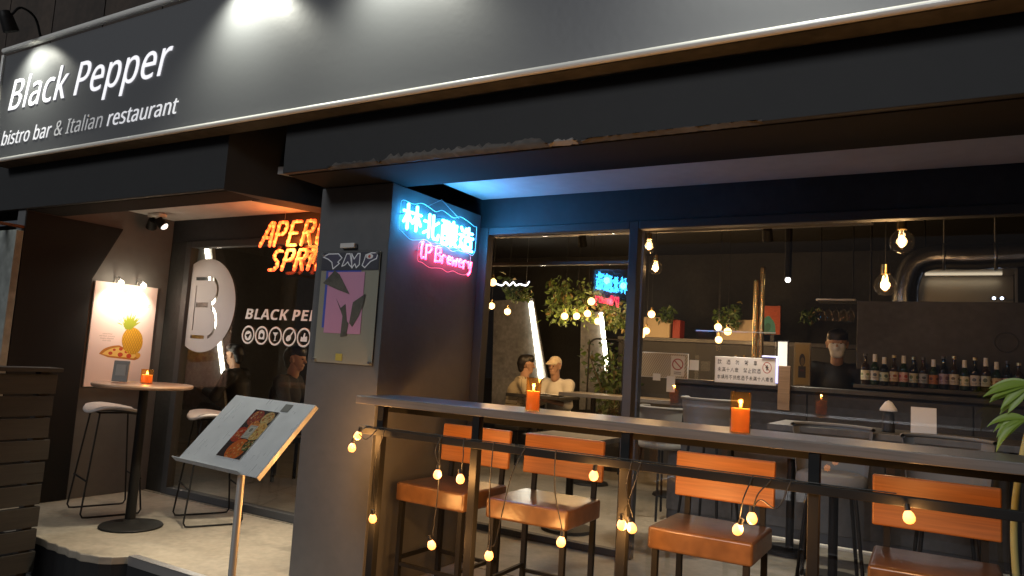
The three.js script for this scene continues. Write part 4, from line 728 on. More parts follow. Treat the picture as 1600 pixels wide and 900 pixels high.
function tubChair(label, px, py, z, turn) {
  const c = at(px, py, z), t = thing('tub_chair', label, 'chair', [c.x, 0, c.z], turn, 'grey tub chairs inside the window'), sh = M([0.2, 0.2, 0.195], 0.75);
  const y = c.y - 0.3, g = new THREE.CylinderGeometry(0.23, 0.2, 0.32, 28, 6, true, -1.75, 3.5); part('back_shell', g, new THREE.MeshStandardMaterial({ color: sh.color, roughness: 0.75, side: THREE.DoubleSide }), t, [0, y + 0.16, 0], [0, Math.PI, 0]);
  const rim = []; for (let i = 0; i <= 24; i++) { const a = Math.PI - 1.75 + 3.5 * i / 24; rim.push(V(Math.sin(a) * 0.23, y + 0.32, Math.cos(a) * 0.23)); } part('rim', tube(rim, 0.012, 8, 48), sh, t);
  part('seat', new THREE.LatheGeometry([[0, -0.04], [0.19, -0.04], [0.205, -0.02], [0.2, 0.03], [0.16, 0.045], [0, 0.05]].map(p => new THREE.Vector2(...p)), 36), sh, t, [0, y, 0]);
  for (const [u, v] of [[-1, -1], [1, -1], [-1, 1], [1, 1]]) part('leg', bar(V(u * 0.12, y - 0.035, v * 0.12), V(u * 0.18, 0.012, v * 0.18), 0.011), mat.metal, t);
}
tubChair('grey tub chair behind the amber candle, before the notice board', 1112, 628, -5.9, 2.9);
tubChair('grey tub chair at the long high table inside, by its lamp end', 1300, 672, -5.0, 0.2);
tubChair('grey tub chair at the long high table inside, by the menu card', 1480, 692, -4.95, 0.1);
tubChair('grey tub chair below the striped board past the mullion', 1035, 640, -6.5, 2.6);
// the service bar ----------------------------------------------------
{
  const z = -6.45, x0 = -2.1, x1 = 2.5, h = at(1160, 598, z).y;
  const t = thing('service_bar', 'dark panelled service bar at the back of the shop', 'bar');
  part('carcass', span(x0, x1, 0.001, h - 0.04, z - 0.6, z - 0.02), M([0.03, 0.033, 0.042], 0.6), t);
  for (let i = 0; i < 8; i++) part('front_panel', span(x0 + i * 0.575, x0 + i * 0.575 + 0.565, 0.1, h - 0.06, z - 0.018, z, 0.003), M([0.09, 0.09, 0.095], 0.5, 0, { map: blotch }), t);
  part('bar_top', span(x0 - 0.02, x1, h - 0.038, h, z - 0.62, z + 0.03, 0.004), mat.darkTop, t);
  part('kick_strip', span(x0, x1, 0.001, 0.022, z, z + 0.05, 0.003), M([0.6, 0.58, 0.52], 0.4), t);
  const g = (px0, px1, py0, py1, zz) => { const a = at(px0, py1, zz), b = at(px1, py0, zz); return [a.x, b.x, a.y, b.y]; };
  // printed boards hung on the bar
  const board = (name, label, px0, px1, py0, py1, tex, zz = z + 0.06) => { const [a, b, c, d] = g(px0, px1, py0, py1, zz), o = thing(name, label, 'sign'); part('board', span(a, b, c, d, zz - 0.012, zz, 0.003), mat.white, o); part('print', new THREE.PlaneGeometry(b - a - 0.012, d - c - 0.012), M([0.95, 0.95, 0.95], 0.55, 0, { map: tex }), o, [(a + b) / 2, (c + d) / 2, zz + 0.0015]); return o; };
  const glyph = (c, x, y, s, k) => { c.beginPath(); for (const st of hanzi[k]) st.forEach(([a, b], i) => i ? c.lineTo(x + a * s, y + (1 - b) * s) : c.moveTo(x + a * s, y + (1 - b) * s)); c.stroke(); };
  // small print: stroke characters, 飲酒勿駕車 / 未滿十八歲 禁止飲酒 / 本場所不供應酒予未滿十八歲者
  const CH = {
    yin: [[[.2, 1], [.02, .7]], [[.2, 1], [.4, .75]], [[.08, .65], [.08, .05], [.4, .2]], [[.08, .65], [.36, .65], [.36, .35], [.08, .35]], [[.6, .98], [.5, .65]], [[.56, .8], [.95, .8], [.88, .6]], [[.74, .8], [.7, .4], [.48, .02]], [[.72, .45], [.97, .02]]],
    jiu: [[[.05, .9], [.18, .8]], [[.02, .6], [.15, .52]], [[.04, .05], [.2, .4]], [[.28, .92], [.98, .92]], [[.34, .7], [.34, .03], [.94, .03], [.94, .7], [.34, .7]], [[.54, .92], [.52, .45]], [[.74, .92], [.74, .45]], [[.34, .25], [.94, .25]]],
    wu: [[[.3, .98], [.08, .6]], [[.22, .78], [.92, .78], [.85, .1], [.7, .05]], [[.5, .75], [.1, .15]], [[.72, .75], [.35, .05]]],
    jia: [[[.25, .98], [.1, .6]], [[.05, .85], [.45, .85], [.4, .58]], [[.6, .9], [.6, .62], [.9, .62], [.9, .9], [.6, .9]], [[.2, .5], [.2, .28], [.85, .28]], [[.2, .5], [.8, .5]], [[.2, .39], [.78, .39]], [[.5, .5], [.5, .28]], [[.85, .28], [.82, .05], [.7, .02]], [[.2, .15], [.15, .03]], [[.4, .15], [.4, .05]], [[.6, .15], [.62, .05]]],
    che: [[[.1, .88], [.9, .88]], [[.5, 1], [.5, 0]], [[.2, .72], [.2, .32], [.8, .32], [.8, .72], [.2, .72]], [[.2, .52], [.8, .52]], [[.03, .18], [.97, .18]]],
    wei: [[[.2, .78], [.8, .78]], [[.05, .55], [.95, .55]], [[.5, 1], [.5, 0]], [[.48, .52], [.08, .1]], [[.52, .52], [.93, .1]]],
    man: [[[.05, .9], [.16, .8]], [[.02, .6], [.14, .52]], [[.03, .05], [.18, .4]], [[.25, .85], [.97, .85]], [[.42, .98], [.42, .66], [.8, .66], [.8, .98]], [[.3, .5], [.3, .02]], [[.3, .5], [.93, .5], [.93, .02]], [[.61, .66], [.61, .05]], [[.45, .4], [.38, .2]], [[.45, .38], [.53, .2]], [[.76, .4], [.69, .2]], [[.76, .38], [.84, .2]]],
    shi: [[[.05, .55], [.95, .55]], [[.5, 1], [.5, 0]]], ba: [[[.4, .85], [.32, .4], [.05, .05]], [[.58, .9], [.65, .45], [.95, .05]]],
    sui: [[[.5, 1], [.5, .72]], [[.5, .86], [.8, .86]], [[.22, .92], [.22, .72]], [[.05, .72], [.95, .72]], [[.2, .58], [.1, .05]], [[.18, .58], [.92, .58]], [[.65, .7], [.72, .3], [.95, .05]], [[.85, .4], [.55, .02]], [[.28, .44], [.56, .44]], [[.42, .42], [.42, .08]], [[.3, .3], [.26, .15]], [[.5, .3], [.58, .18]]],
    jin: [[[.05, .85], [.45, .85]], [[.25, 1], [.25, .55]], [[.24, .82], [.06, .6]], [[.55, .85], [.95, .85]], [[.75, 1], [.75, .55]], [[.74, .82], [.55, .6]], [[.25, .46], [.75, .46]], [[.08, .32], [.92, .32]], [[.5, .32], [.5, .02]], [[.3, .22], [.15, .05]], [[.7, .22], [.86, .05]]],
    zhi: [[[.5, .98], [.5, .05]], [[.5, .55], [.88, .55]], [[.2, .6], [.2, .05]], [[.03, .05], [.97, .05]]],
    ben: [[[.05, .75], [.95, .75]], [[.5, 1], [.5, 0]], [[.48, .73], [.06, .25]], [[.52, .73], [.95, .25]], [[.28, .22], [.72, .22]]],
    bu: [[[.05, .9], [.95, .9]], [[.55, .88], [.05, .35]], [[.5, .68], [.5, 0]], [[.6, .6], [.92, .35]]],
    yu: [[[.2, .95], [.8, .95], [.5, .72]], [[.35, .8], [.65, .62]], [[.08, .55], [.92, .55], [.8, .38]], [[.5, .55], [.5, .05], [.36, .1]]],
    zhe: [[[.15, .85], [.7, .85]], [[.42, 1], [.42, .62]], [[.05, .62], [.95, .62]], [[.85, .95], [.1, .35]], [[.3, .42], [.3, .02], [.78, .02], [.78, .42], [.3, .42]], [[.3, .22], [.78, .22]]],
    chang: [[[.03, .65], [.35, .65]], [[.2, .9], [.2, .2]], [[.02, .15], [.38, .28]], [[.5, .95], [.5, .62], [.85, .62], [.85, .95], [.5, .95]], [[.5, .78], [.85, .78]], [[.4, .5], [.97, .5]], [[.55, .5], [.4, .2]], [[.5, .36], [.92, .36], [.88, .05]], [[.68, .34], [.5, .08]]],
    suo: [[[.08, .92], [.45, .92]], [[.1, .72], [.1, .4], [.02, .05]], [[.1, .72], [.42, .72], [.42, .45], [.1, .45]], [[.92, .95], [.58, .85], [.58, .4], [.5, .02]], [[.58, .58], [.97, .58]], [[.8, .58], [.8, 0]]],
    gong: [[[.25, .98], [.05, .55]], [[.16, .75], [.16, 0]], [[.38, .78], [.95, .78]], [[.52, .98], [.52, .42]], [[.8, .98], [.8, .42]], [[.32, .42], [.98, .42]], [[.52, .3], [.38, .03]], [[.78, .3], [.94, .03]]],
    ying: [[[.5, 1], [.5, .88]], [[.12, .85], [.95, .85]], [[.14, .85], [.1, .35], [.02, .05]], [[.3, .75], [.22, .55]], [[.3, .66], [.3, .36]], [[.5, .78], [.42, .6]], [[.46, .66], [.46, .38], [.9, .38]], [[.46, .66], [.88, .66]], [[.68, .74], [.68, .38]], [[.3, .2], [.24, .05]], [[.42, .24], [.5, .04], [.75, .04], [.78, .15]], [[.86, .24], [.95, .1]]],
  };
  const row = (c, list, x, y, s, gap) => { for (const k of list) { if (k) { c.beginPath(); for (const st of CH[k]) st.forEach(([a, b], i) => i ? c.lineTo(x + a * s, y + (1 - b) * s) : c.moveTo(x + a * s, y + (1 - b) * s)); c.stroke(); } x += s + gap; } };
  const notice = canvasTex(900, 300, (c, w, hh) => {
    c.fillStyle = '#e9e4e4'; c.fillRect(0, 0, w, hh); c.strokeStyle = '#2c2a30'; c.lineJoin = 'round'; c.lineWidth = 6; row(c, ['yin', 'jiu', 'wu', 'jia', 'che'], 34, 26, 58, 78);
    c.lineWidth = 5.5; row(c, ['wei', 'man', 'shi', 'ba', 'sui', 0, 'jin', 'zhi', 'yin', 'jiu'], 34, 118, 58, 8); row(c, ['ben', 'chang', 'suo', 'bu', 'gong', 'ying', 'jiu', 'yu', 'wei', 'man', 'shi', 'ba', 'sui', 'zhe'], 30, 210, 54, 7);
    c.lineWidth = 9; c.strokeStyle = '#a8413c'; c.beginPath(); c.arc(780, 100, 62, 0, 7); c.stroke(); c.beginPath(); c.moveTo(738, 58); c.lineTo(822, 142); c.stroke(); c.fillStyle = '#333'; c.fillRect(770, 70, 20, 62); c.fillRect(758, 92, 44, 12);
  });
  const nb = board('notice_board', 'white printed notice board with red prohibition mark on the bar', 1116, 1213, 561, 597, notice);
  { const [a, b, c, d] = g(1213, 1216, 559, 599, z + 0.062); part('led_edge', span(b - 0.016, b, c, d, z + 0.045, z + 0.066, 0.002), glow([0.42, 0.45, 1], 1.6), nb); part('led_edge', span(a - 0.12, b, d, d + 0.012, z + 0.045, z + 0.066, 0.002), glow([0.42, 0.45, 1], 1.2), nb); }
  const stripes = canvasTex(512, 256, (c, w, hh) => { c.fillStyle = '#8d8270'; c.fillRect(0, 0, w, hh); c.strokeStyle = '#cbbd9d'; c.lineWidth = 9; for (let i = -10; i < 30; i++) { c.beginPath(); c.moveTo(i * 24, hh); c.lineTo(i * 24 + 150, 0); c.stroke(); } c.fillStyle = '#d8d0c0'; c.fillRect(330, 20, 150, 216); c.strokeStyle = '#a0443c'; c.lineWidth = 12; c.beginPath(); c.arc(405, 110, 56, 0, 7); c.stroke(); c.beginPath(); c.moveTo(366, 70); c.lineTo(446, 150); c.stroke(); c.fillStyle = '#6a6258'; c.fillRect(365, 190, 80, 8); c.fillRect(365, 208, 80, 8); });
  board('striped_board', 'striped beige board with a red prohibition sign beside the mullion', 1001, 1076, 553, 588, stripes);
  for (const [l, a, b, c, d] of [['white price slip hanging below the striped board', 1041, 1055, 588, 612], ['small white slip at the corner of the striped board', 1020, 1032, 584, 594], ['grey paper slip above the bar edge by the striped board', 1077, 1092, 563, 578]]) { const [x0_, x1_, y0_, y1_] = g(a, b, c, d, z + 0.075); solo('paper_slip', l, 'paper', span(x0_, x1_, y0_, y1_, z + 0.073, z + 0.075), mat.paper); }
  // glass guard, white till, taps, pipes
  { const [a, b, c, d] = g(1086, 1212, 521, 558, z - 0.1), o = thing('glass_guard', 'low glass guard along the bar top', 'glass screen'); part('pane', span(a, b, h + 0.002, d, z - 0.106, z - 0.1), mat.glass, o); part('edge_rail', span(a, b, d, d + 0.008, z - 0.108, z - 0.098), mat.steel, o); }
  { const [a, b, c, d] = g(1214, 1232, 533, 556, z - 0.2), o = thing('till_screen', 'small bright till screen on the bar beside the notice board', 'screen'); part('casing', span(a, b, h + 0.02, d, z - 0.22, z - 0.2, 0.004), mat.dark, o); part('display', span(a + 0.008, b - 0.008, h + 0.03, d - 0.008, z - 0.199, z - 0.197), glow([1, 0.92, 0.75], 0.35), o); part('stand', span((a + b) / 2 - 0.03, (a + b) / 2 + 0.03, h + 0.001, h + 0.019, z - 0.26, z - 0.18), mat.dark, o); }
  { const [a, b] = g(1216, 1236, 559, 599, z + 0.04); solo('wood_block', 'plain wooden end block on the bar beside the notice board', 'wood block', span(a, b, h - 0.2, h + 0.16, z + 0.032, z + 0.06, 0.003), M([0.4, 0.26, 0.16], 0.6, 0, { map: woodT })); }
  for (const [px, pt, l] of [[1179, 440, 'shorter brass beer pipe rising from the bar'], [1189, 420, 'taller brass beer pipe rising from the bar']]) { const p = at(px, 545, z - 0.35), q = at(px + 4, pt, z - 0.35); const o = thing('beer_pipe', l, 'pipe', [p.x, h, p.z]); part('pipe', cyl(0.022, 0.022, q.y - h, 18), mat.brass, o, [0, (q.y - h) / 2 + 0.001, 0]); part('collar', cyl(0.035, 0.04, 0.03, 20), mat.brass, o, [0, 0.016, 0]); part('end_cap', new THREE.SphereGeometry(0.0225, 16, 8), mat.brass, o, [0, q.y - h, 0]); }
  for (const [px, l] of [[1150, 'chrome tap'], [1163, 'chrome tap'], [1176, 'chrome tap']]) { const p = at(px, 555, z - 0.25), o = thing('beer_tap', 'chrome beer tap on the bar top behind the notice board', 'tap', [p.x, h, p.z], 0, 'chrome beer taps'); part('column', cyl(0.018, 0.022, 0.16, 18), mat.steel, o, [0, 0.081, 0]); part('spout', tube([V(0, 0.15, 0), V(0, 0.165, 0.05), V(0, 0.12, 0.08)], 0.011, 10), mat.steel, o); part('handle', cyl(0.012, 0.008, 0.08, 14), mat.brass, o, [0, 0.2, 0.005]); }
  // rear shelf wall of the bar: cream cabinets, painting, framed picture
  const blk = (name, label, cat, px0, px1, py0, py1, zz, m, d = 0.25) => { const [a, b, c, e] = g(px0, px1, py0, py1, zz); return solo(name, label, cat, span(a, b, c, e, zz - d, zz, 0.006), m); };
  const shelf = thing('bar_shelf', 'dark ledge with cabinets along the rear wall behind the bar', 'shelf'); { const s0 = at(1000, 560, -9.4); part('ledge', span(-3.75, 0.2, at(1090, 530, -9.3).y - 0.05, at(1090, 530, -9.3).y, -10.0, -9.2, 0.004), mat.darkTop, shelf); part('cabinet', span(-3.75, 0.2, 0.001, at(1090, 530, -9.3).y - 0.052, -10.0, -9.25), mat.dark, shelf); }
  const ly = at(1090, 530, -9.3).y + 0.001;
  const cab = (name, label, cat, px0, px1, py0, m, zz, d) => { const [a, b, c, e] = g(px0, px1, py0, 560, zz); return solo(name, label, cat, span(a, b, ly, e, zz - d, zz, 0.006), m); };
  cab('cream_cabinet', 'cream cabinet on the rear ledge past the mullion', 'cabinet', 1003, 1047, 496, M([0.5, 0.4, 0.26], 0.6), -9.3, 0.3);
  cab('red_box', 'small red box on the rear ledge', 'box', 1049, 1063, 500, M([0.3, 0.04, 0.025], 0.6), -9.3, 0.2);
  cab('long_cream_box', 'long cream box on the rear ledge behind the taps', 'box', 1118, 1177, 500, M([0.45, 0.36, 0.25], 0.6), -9.3, 0.3);
  { const [a, b, c, d] = g(1192, 1220, 478, 522, -9.2), o = thing('wall_painting', 'red brown painting with a teal patch behind the beer pipes', 'painting'); const tex = canvasTex(256, 384, (c2, w, hh) => { c2.fillStyle = '#8a3a22'; c2.fillRect(0, 0, w, hh); for (let i = 0; i < 200; i++) { c2.fillStyle = ['#a5482a', '#6f2c1a', '#93401f'][i % 3]; c2.globalAlpha = 0.3; c2.fillRect(rnd() * w, rnd() * hh, 40, 8); } c2.globalAlpha = 1; c2.fillStyle = '#2f6f6c'; c2.beginPath(); c2.moveTo(0, 190); c2.quadraticCurveTo(70, 90, 120, 170); c2.quadraticCurveTo(200, 220, 190, 384); c2.lineTo(0, 384); c2.fill(); c2.fillStyle = '#245552'; c2.beginPath(); c2.ellipse(60, 300, 50, 70, 0.4, 0, 7); c2.fill(); }); part('canvas', span(a, b, c, d, -9.24, -9.2, 0.004), M([0.3, 0.1, 0.06], 0.7), o); part('paint', new THREE.PlaneGeometry(b - a - 0.01, d - c - 0.01), M([1, 1, 1], 0.7, 0, { map: tex }), o, [(a + b) / 2, (c + d) / 2, -9.198]); part('easel_leg', span((a + b) / 2 - 0.02, (a + b) / 2 + 0.02, ly, c - 0.002, -9.26, -9.24), mat.dark, o); }
  { const zz = -7.0, [a, b, c, d] = g(1240, 1267, 536, 575, zz), o = thing('framed_picture', 'framed brown portrait print standing on the bar', 'picture'); const tex = canvasTex(256, 384, (c2, w, hh) => { c2.fillStyle = '#a9813f'; c2.fillRect(0, 0, w, hh); c2.fillStyle = '#3a2a18'; c2.beginPath(); c2.ellipse(130, 150, 55, 60, 0, 0, 7); c2.fill(); c2.fillRect(60, 210, 140, 110); c2.fillStyle = '#7a5a2c'; c2.beginPath(); c2.ellipse(135, 165, 34, 40, 0, 0, 7); c2.fill(); c2.fillStyle = '#5a2218'; c2.fillRect(90, 240, 80, 20); }); part('frame', span(a, b, h + 0.002, d, zz - 0.03, zz, 0.004), M([0.22, 0.14, 0.06], 0.6), o); part('print', new THREE.PlaneGeometry(b - a - 0.025, d - h - 0.03), M([0.6, 0.6, 0.6], 0.6, 0, { map: tex }), o, [(a + b) / 2, (h + d) / 2, zz + 0.0015]); }
  { // rack of hanging glasses
    const zz = -7.6, y = at(1305, 471, zz).y, [a, b] = g(1276, 1338, 471, 500, zz), o = thing('glass_rack', 'overhead rack for stemmed glasses behind the bar', 'rack'); part('board', span(a, b, y, y + 0.02, zz - 0.2, zz + 0.08, 0.003), mat.steel, o); for (const x of [a + 0.03, b - 0.03]) part('hanger_rod', bar(V(x, y + 0.02, zz), V(x, 2.999, zz), 0.006), mat.metal, o);
    const gl = new THREE.LatheGeometry([[0.03, 0], [0.004, -0.004], [0.004, -0.07], [0.03, -0.1], [0.036, -0.14], [0.03, -0.19], [0.029, -0.19], [0.034, -0.14], [0.027, -0.102], [0, -0.076]].map(p => new THREE.Vector2(...p)), 20);
    for (let i = 0; i < 5; i++) solo('wine_glass', 'clear stemmed glass hanging upside down from the rack', 'glass', gl, mat.bulbClear, [a + 0.045 + i * (b - a - 0.09) / 4, y - 0.001, zz + 0.02], null, 'stemmed glasses on the rack');
  }
  // dark menu panel over the bottle shelf
  const zp = -6.7, [pa, pb, pc, pd] = g(1338, 1640, 472, 574, zp), o = thing('dark_menu_panel', 'wide dark grey panel hung above the row of bottles', 'panel'); part('panel', span(pa, 2.5, at(1338, 576, zp).y, at(1338, 470, zp).y, zp - 0.03, zp, 0.004), M([0.1, 0.095, 0.09], 0.6, 0, { map: blotch }), o);
  for (const x of [pa + 0.1, 1.2]) part('hanger_rod', bar(V(x, at(1338, 470, zp).y, zp - 0.015), V(x, 2.999, zp - 0.015), 0.008), mat.metal, o);
  { const cc = at(1572, 535, zp); const r = part('ring_mark', new THREE.TorusGeometry(0.075, 0.006, 6, 32), M([0.05, 0.048, 0.045], 0.6), o, [cc.x, cc.y, zp + 0.003]); part('ring_emblem', new THREE.CircleGeometry(0.04, 5), M([0.05, 0.048, 0.045], 0.6), o, [cc.x, cc.y, zp + 0.003]); }
  // bottles
  const zb = -6.55, sy = at(1450, 607, zb).y; const lx0 = at(1352, 590, zb).x, lx1 = at(1592, 600, zb).x;
  const sh2 = thing('bottle_shelf', 'narrow dark shelf carrying the row of bottles', 'shelf'); part('shelf_board', span(lx0 - 0.08, 2.4, sy - 0.03, sy, zb - 0.1, zb + 0.07, 0.003), mat.darkTop, sh2); part('riser', span(lx0 - 0.06, 2.4, h + 0.001, sy - 0.031, zb - 0.06, zb - 0.02), mat.dark, sh2);
  const body = new THREE.LatheGeometry([[0, 0.0], [0.03, 0.0], [0.032, 0.006], [0.032, 0.13], [0.028, 0.15], [0.013, 0.175], [0.0125, 0.225], [0.0145, 0.226], [0.0145, 0.236], [0, 0.236]].map(p => new THREE.Vector2(...p)), 22), lab = new THREE.CylinderGeometry(0.0326, 0.0326, 0.075, 22, 1, true), cap = cyl(0.0152, 0.0156, 0.022, 16), foil = cyl(0.0145, 0.0165, 0.06, 16);
  const bm = [P([0.03, 0.016, 0.006], 0.08, { clearcoat: 0.6 }), P([0.015, 0.03, 0.012], 0.08, { clearcoat: 0.6 }), P([0.008, 0.008, 0.009], 0.1, { clearcoat: 0.6 })];
  const labT = [['#d8d0b4', '#7a8a5a'], ['#c9c4bd', '#545c68'], ['#b9bfae', '#4a5a4c'], ['#c9b79a', '#8c4a34'], ['#c5a19a', '#a33a36'], ['#b9b296', '#5c6a44'], ['#9aa0a4', '#3c4650'], ['#a5683e', '#5c2c18'], ['#a39096', '#6c4a5a'], ['#c8c0ae', '#6a5e4c']].map(([a, b], i) => canvasTex(128, 96, (c, w, hh) => { c.fillStyle = a; c.fillRect(0, 0, w, hh); c.fillStyle = b; for (let k = 0; k < 4; k++) { c.beginPath(); c.ellipse(16 + k * 32, 40, 9, 13 + (i % 3) * 3, 0, 0, 7); c.fill(); c.fillRect(4 + k * 32, 68, 24, 5); c.fillRect(8 + k * 32, 80, 16, 3); } }));
  const labM = labT.map(t2 => M([0.95, 0.95, 0.95], 0.6, 0, { map: t2 })), capM = [M([0.7, 0.68, 0.62], 0.4), M([0.05, 0.05, 0.05], 0.4), M([0.5, 0.4, 0.2], 0.3, 0.8)];
  for (let i = 0; i < 17; i++) {
    const s = rr(0.92, 1.06), w = i % 3 === 1 || i === 2 || i === 12; const tt = thing('beer_bottle', w ? 'dark beer bottle with a pale foil neck on the bottle shelf' : 'dark beer bottle with a dark cap on the bottle shelf', 'bottle', [lx0 + (lx1 - lx0) * i / 15, sy + 0.001, zb + rr(-0.008, 0.008)], rr(0, 6), w ? 'pale necked bottles on the shelf' : 'dark capped bottles on the shelf');
    part('glass_body', body, bm[i % 3], tt); part('label', lab, labM[i % 10], tt, [0, 0.075, 0]); w ? part('foil_neck', foil, capM[0], tt, [0, 0.212, 0]) : part('cap', cap, capM[1 + (i % 2)], tt, [0, 0.232, 0]); tt.scale.set(1, s, 1);
  }
  // duct and hood over the kitchen pass
  const zd = -7.5, dp = [[1415, 500], [1415, 450], [1428, 415], [1460, 402], [1520, 402], [1640, 396]].map(([x, y]) => at(x, y, zd));
  const du = thing('extract_duct', 'shiny round metal extract duct bending over the dark panel', 'duct'); part('duct', tube([V(dp[0].x, dp[0].y, zd), ...dp.slice(1)], 0.11, 24, 90, false, 0.4), M([0.42, 0.42, 0.43], 0.22, 1, { bumpMap: bumpFine, bumpScale: 0.002 }), du);
  for (const x of [1475, 1555]) { const q = at(x, 401, zd); part('clamp_ring', new THREE.TorusGeometry(0.112, 0.012, 8, 32).rotateY(Math.PI / 2), mat.steel, du, q); part('hanger_strap', bar(V(q.x, q.y + 0.11, zd), V(q.x, 2.999, zd), 0.008), mat.steel, du); }
  const hz = -7.9, [ha, hb, hc, hd] = g(1425, 1590, 415, 475, hz), hood = thing('kitchen_hood', 'stainless kitchen hood with a warm lit lower edge', 'hood'); part('canopy_sheet', span(ha, hb, hd - 0.03, hd, hz - 0.5, hz, 0.004), mat.steel, hood); part('rear_sheet', span(ha, hb, hc - 0.3, hd - 0.032, hz - 0.5, hz - 0.48), M([0.3, 0.28, 0.25], 0.35, 1), hood); for (const x of [ha, hb - 0.02]) part('corner_post', span(x, x + 0.02, hc - 0.3, hd - 0.032, hz - 0.02, hz), mat.steel, hood);
  part('lower_rail', span(ha + 0.3, hb, hc - 0.01, hc + 0.01, hz - 0.01, hz + 0.01, 0.003), mat.steel, hood); part('light_strip', span(ha + 0.1, hb - 0.1, hd - 0.046, hd - 0.034, hz - 0.3, hz - 0.24), glow([1, 0.85, 0.6], 0.6), hood);
  { const r = new THREE.RectAreaLight(new THREE.Color(1, 0.85, 0.6), 4, hb - ha - 0.2, 0.06); r.position.set((ha + hb) / 2, hd - 0.048, hz - 0.27); r.lookAt((ha + hb) / 2, 0, hz - 0.27); hood.add(r); part('hanger_rod', bar(V(ha + 0.1, hd, hz - 0.2), V(ha + 0.1, 2.999, hz - 0.2), 0.008), mat.metal, hood); }
  { const q = at(1566, 455, -7.3), s = thing('blue_white_lamp', 'tiny bluish white lamp on the hood edge', 'lamp', [q.x, q.y, -7.86]); for (const dx of [-0.03, 0.03]) part('diode', new THREE.SphereGeometry(0.014, 10, 8), glow([0.7, 0.8, 1], 5), s, [dx, 0, 0]); part('strip', rbox(0.12, 0.016, 0.016, 0.004), mat.dark, s, [0, 0, -0.018]); }
  // shelf lights behind the bar
  { const q = at(1231, 439, -6.8), s = thing('ceiling_spot', 'small round white ceiling spot above the bar', 'light', [q.x, q.y, -6.8]); part('housing', cyl(0.03, 0.03, 2.999 - q.y - 0.03, 18), mat.metal, s, [0, (2.999 - q.y + 0.03) / 2, 0]); part('lens', new THREE.SphereGeometry(0.024, 14, 10), glow([1, 0.95, 0.85], 5), s, [0, 0.01, 0]); const l = new THREE.SpotLight(new THREE.Color(1, 0.9, 0.72), 1.5, 0, 1.0, 1, 2); l.position.set(0, -0.02, 0); l.target.position.set(-0.1, -1.5, 0.5); l.castShadow = true; l.shadow.radius = 2; s.add(l, l.target); }
  { const q = at(1068, 420, -6.6), s = thing('ceiling_track', 'thin grey ceiling track with two spot heads over the dining room', 'track light', [q.x, 2.55, -6.3]); part('track_bar', rbox(3.2, 0.03, 0.035, 0.004), M([0.12, 0.12, 0.12], 0.5), s); for (const x of [-1.4, 0, 1.4]) part('drop_rod', bar(V(x, 0.015, 0), V(x, 0.449, 0), 0.006), mat.metal, s); for (const x of [-0.9, 0.8]) { const hh = part('spot_head', cyl(0.04, 0.045, 0.1, 18), mat.metal, s, [x, -0.07, 0], [0.4, 0, 0]); part('lens', new THREE.CircleGeometry(0.034, 20).rotateX(Math.PI / 2), glow([1, 0.88, 0.68], 1.5), hh, [0, -0.052, 0]); const l = new THREE.SpotLight(new THREE.Color(1, 0.88, 0.68), 17, 0, 0.8, 1, 2); l.position.set(x, -0.14, 0.03); l.target.position.set(x, -2.5, x < 0 ? -0.6 : 0.4); l.castShadow = true; l.shadow.radius = 2; s.add(l, l.target); } }
}
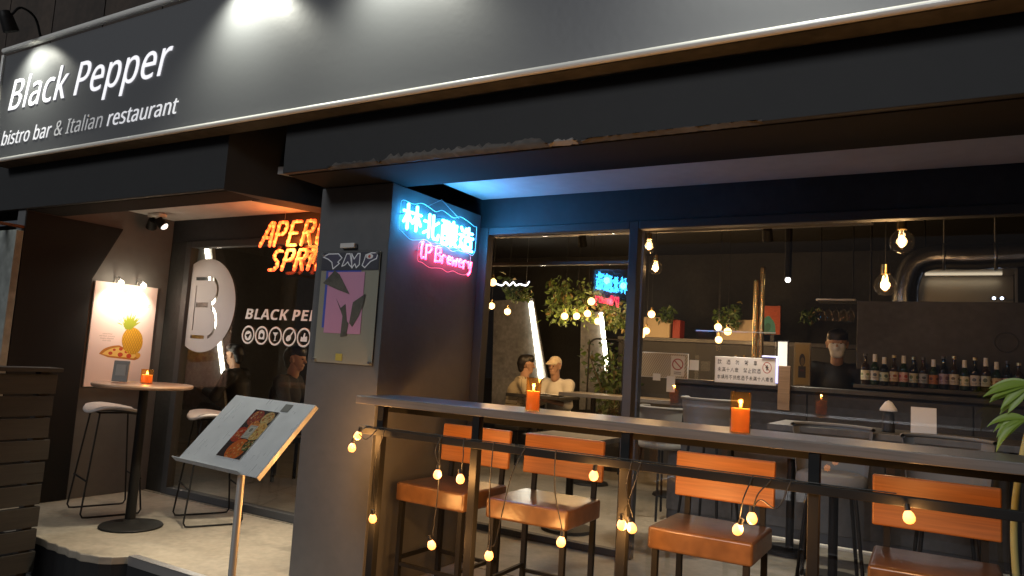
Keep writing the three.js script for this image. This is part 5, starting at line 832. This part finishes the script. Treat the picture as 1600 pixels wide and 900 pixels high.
{ // palm in a pot at the end of the counter
  const t = thing('potted_palm', 'bright green palm with arching strap leaves in a pale pot at the counter end', 'plant', [0.27, 0, -3.58]);
  part('pot', new THREE.LatheGeometry([[0, 0.001], [0.12, 0.001], [0.16, 0.34], [0.165, 0.36], [0.14, 0.36], [0.13, 0.3], [0, 0.3]].map(p => new THREE.Vector2(...p)), 32), M([0.5, 0.48, 0.44], 0.6), t);
  part('trunk', tube([V(0, 0.29, 0), V(-0.03, 0.75, 0.02), V(0.0, 1.05, 0.01), V(0.06, 1.3, 0)], 0.013, 10, 30), M([0.3, 0.32, 0.14], 0.8), t);
  const lm = P([0.27, 0.4, 0.05], 0.45, { transmission: 0.25, thickness: 0, side: THREE.DoubleSide });
  const blade = (o, dir, L, w, droop) => { // folded strap leaf
    const pos = [], idx = [], n = 10, d = dir.clone().normalize(), sd = V().crossVectors(d, V(0.2, 0.45, 1)).normalize(); const c = V().copy(o), v = d.clone();
    for (let i = 0; i <= n; i++) { const k = i / n, ww = w * Math.sin(Math.PI * Math.min(0.98, 0.08 + k * 0.9)); const up = V().crossVectors(sd, v).normalize(); const a = c.clone().addScaledVector(sd, ww).addScaledVector(up, ww * 0.35), b = c.clone().addScaledVector(sd, -ww).addScaledVector(up, ww * 0.35); pos.push(a.x, a.y, a.z, c.x, c.y, c.z, b.x, b.y, b.z); c.addScaledVector(v, L / n); v.y -= droop / n; v.normalize(); }
    for (let i = 0; i < n; i++) { const a = i * 3; idx.push(a, a + 3, a + 1, a + 3, a + 4, a + 1, a + 1, a + 4, a + 2, a + 4, a + 5, a + 2); }
    const g = new THREE.BufferGeometry(); g.setAttribute('position', new THREE.Float32BufferAttribute(pos, 3)); g.setIndex(idx); g.computeVertexNormals(); return g;
  };
  // fans of straps at the ends of stalks
  const fan = (o, e, base, n, step, L, droop) => {
    const gs = [tube([o, o.clone().lerp(e, 0.5).add(V(0, 0.02, 0)), e], 0.006, 6, 8)], d0 = V(...base).normalize();
    for (let i = 0; i < n; i++) { const q = d0.clone().applyAxisAngle(V(0.3, 0.1, 1).normalize(), (i - (n - 1) / 2) * step).add(V(0, 0, rr(-0.2, 0.2))); gs.push(blade(e, q, L * rr(0.75, 1.1), 0.0165, droop * rr(0.7, 1.3))); }
    part('frond', mergeGeometries(gs.map(g => { const q = g.index ? g.toNonIndexed() : g; q.deleteAttribute('uv'); return q; })), lm, t);
  };
  const loc = (px, py, dz = 0) => at(px, py, -3.45 + dz).sub(t.position), O = V(0.06, 1.28, 0);
  fan(O, loc(1612, 600), [-1, -0.35, 0.2], 7, 0.17, 0.17, 0.7); fan(V(0.04, 1.16, 0), loc(1604, 655), [-1, -0.1, 0.25], 6, 0.14, 0.17, 1.8);
  fan(O, V(0.36, 1.42, 0.1), [1, 0.3, 0.3], 8, 0.25, 0.24, 1.2); fan(O, V(0.32, 1.3, -0.2), [1, 0.2, -0.5], 8, 0.25, 0.24, 1.4); fan(V(0.04, 1.1, 0), V(0.28, 1.0, 0.2), [1, -0.2, 0.5], 7, 0.22, 0.2, 1.6);
}
renderer.render(scene, camera);
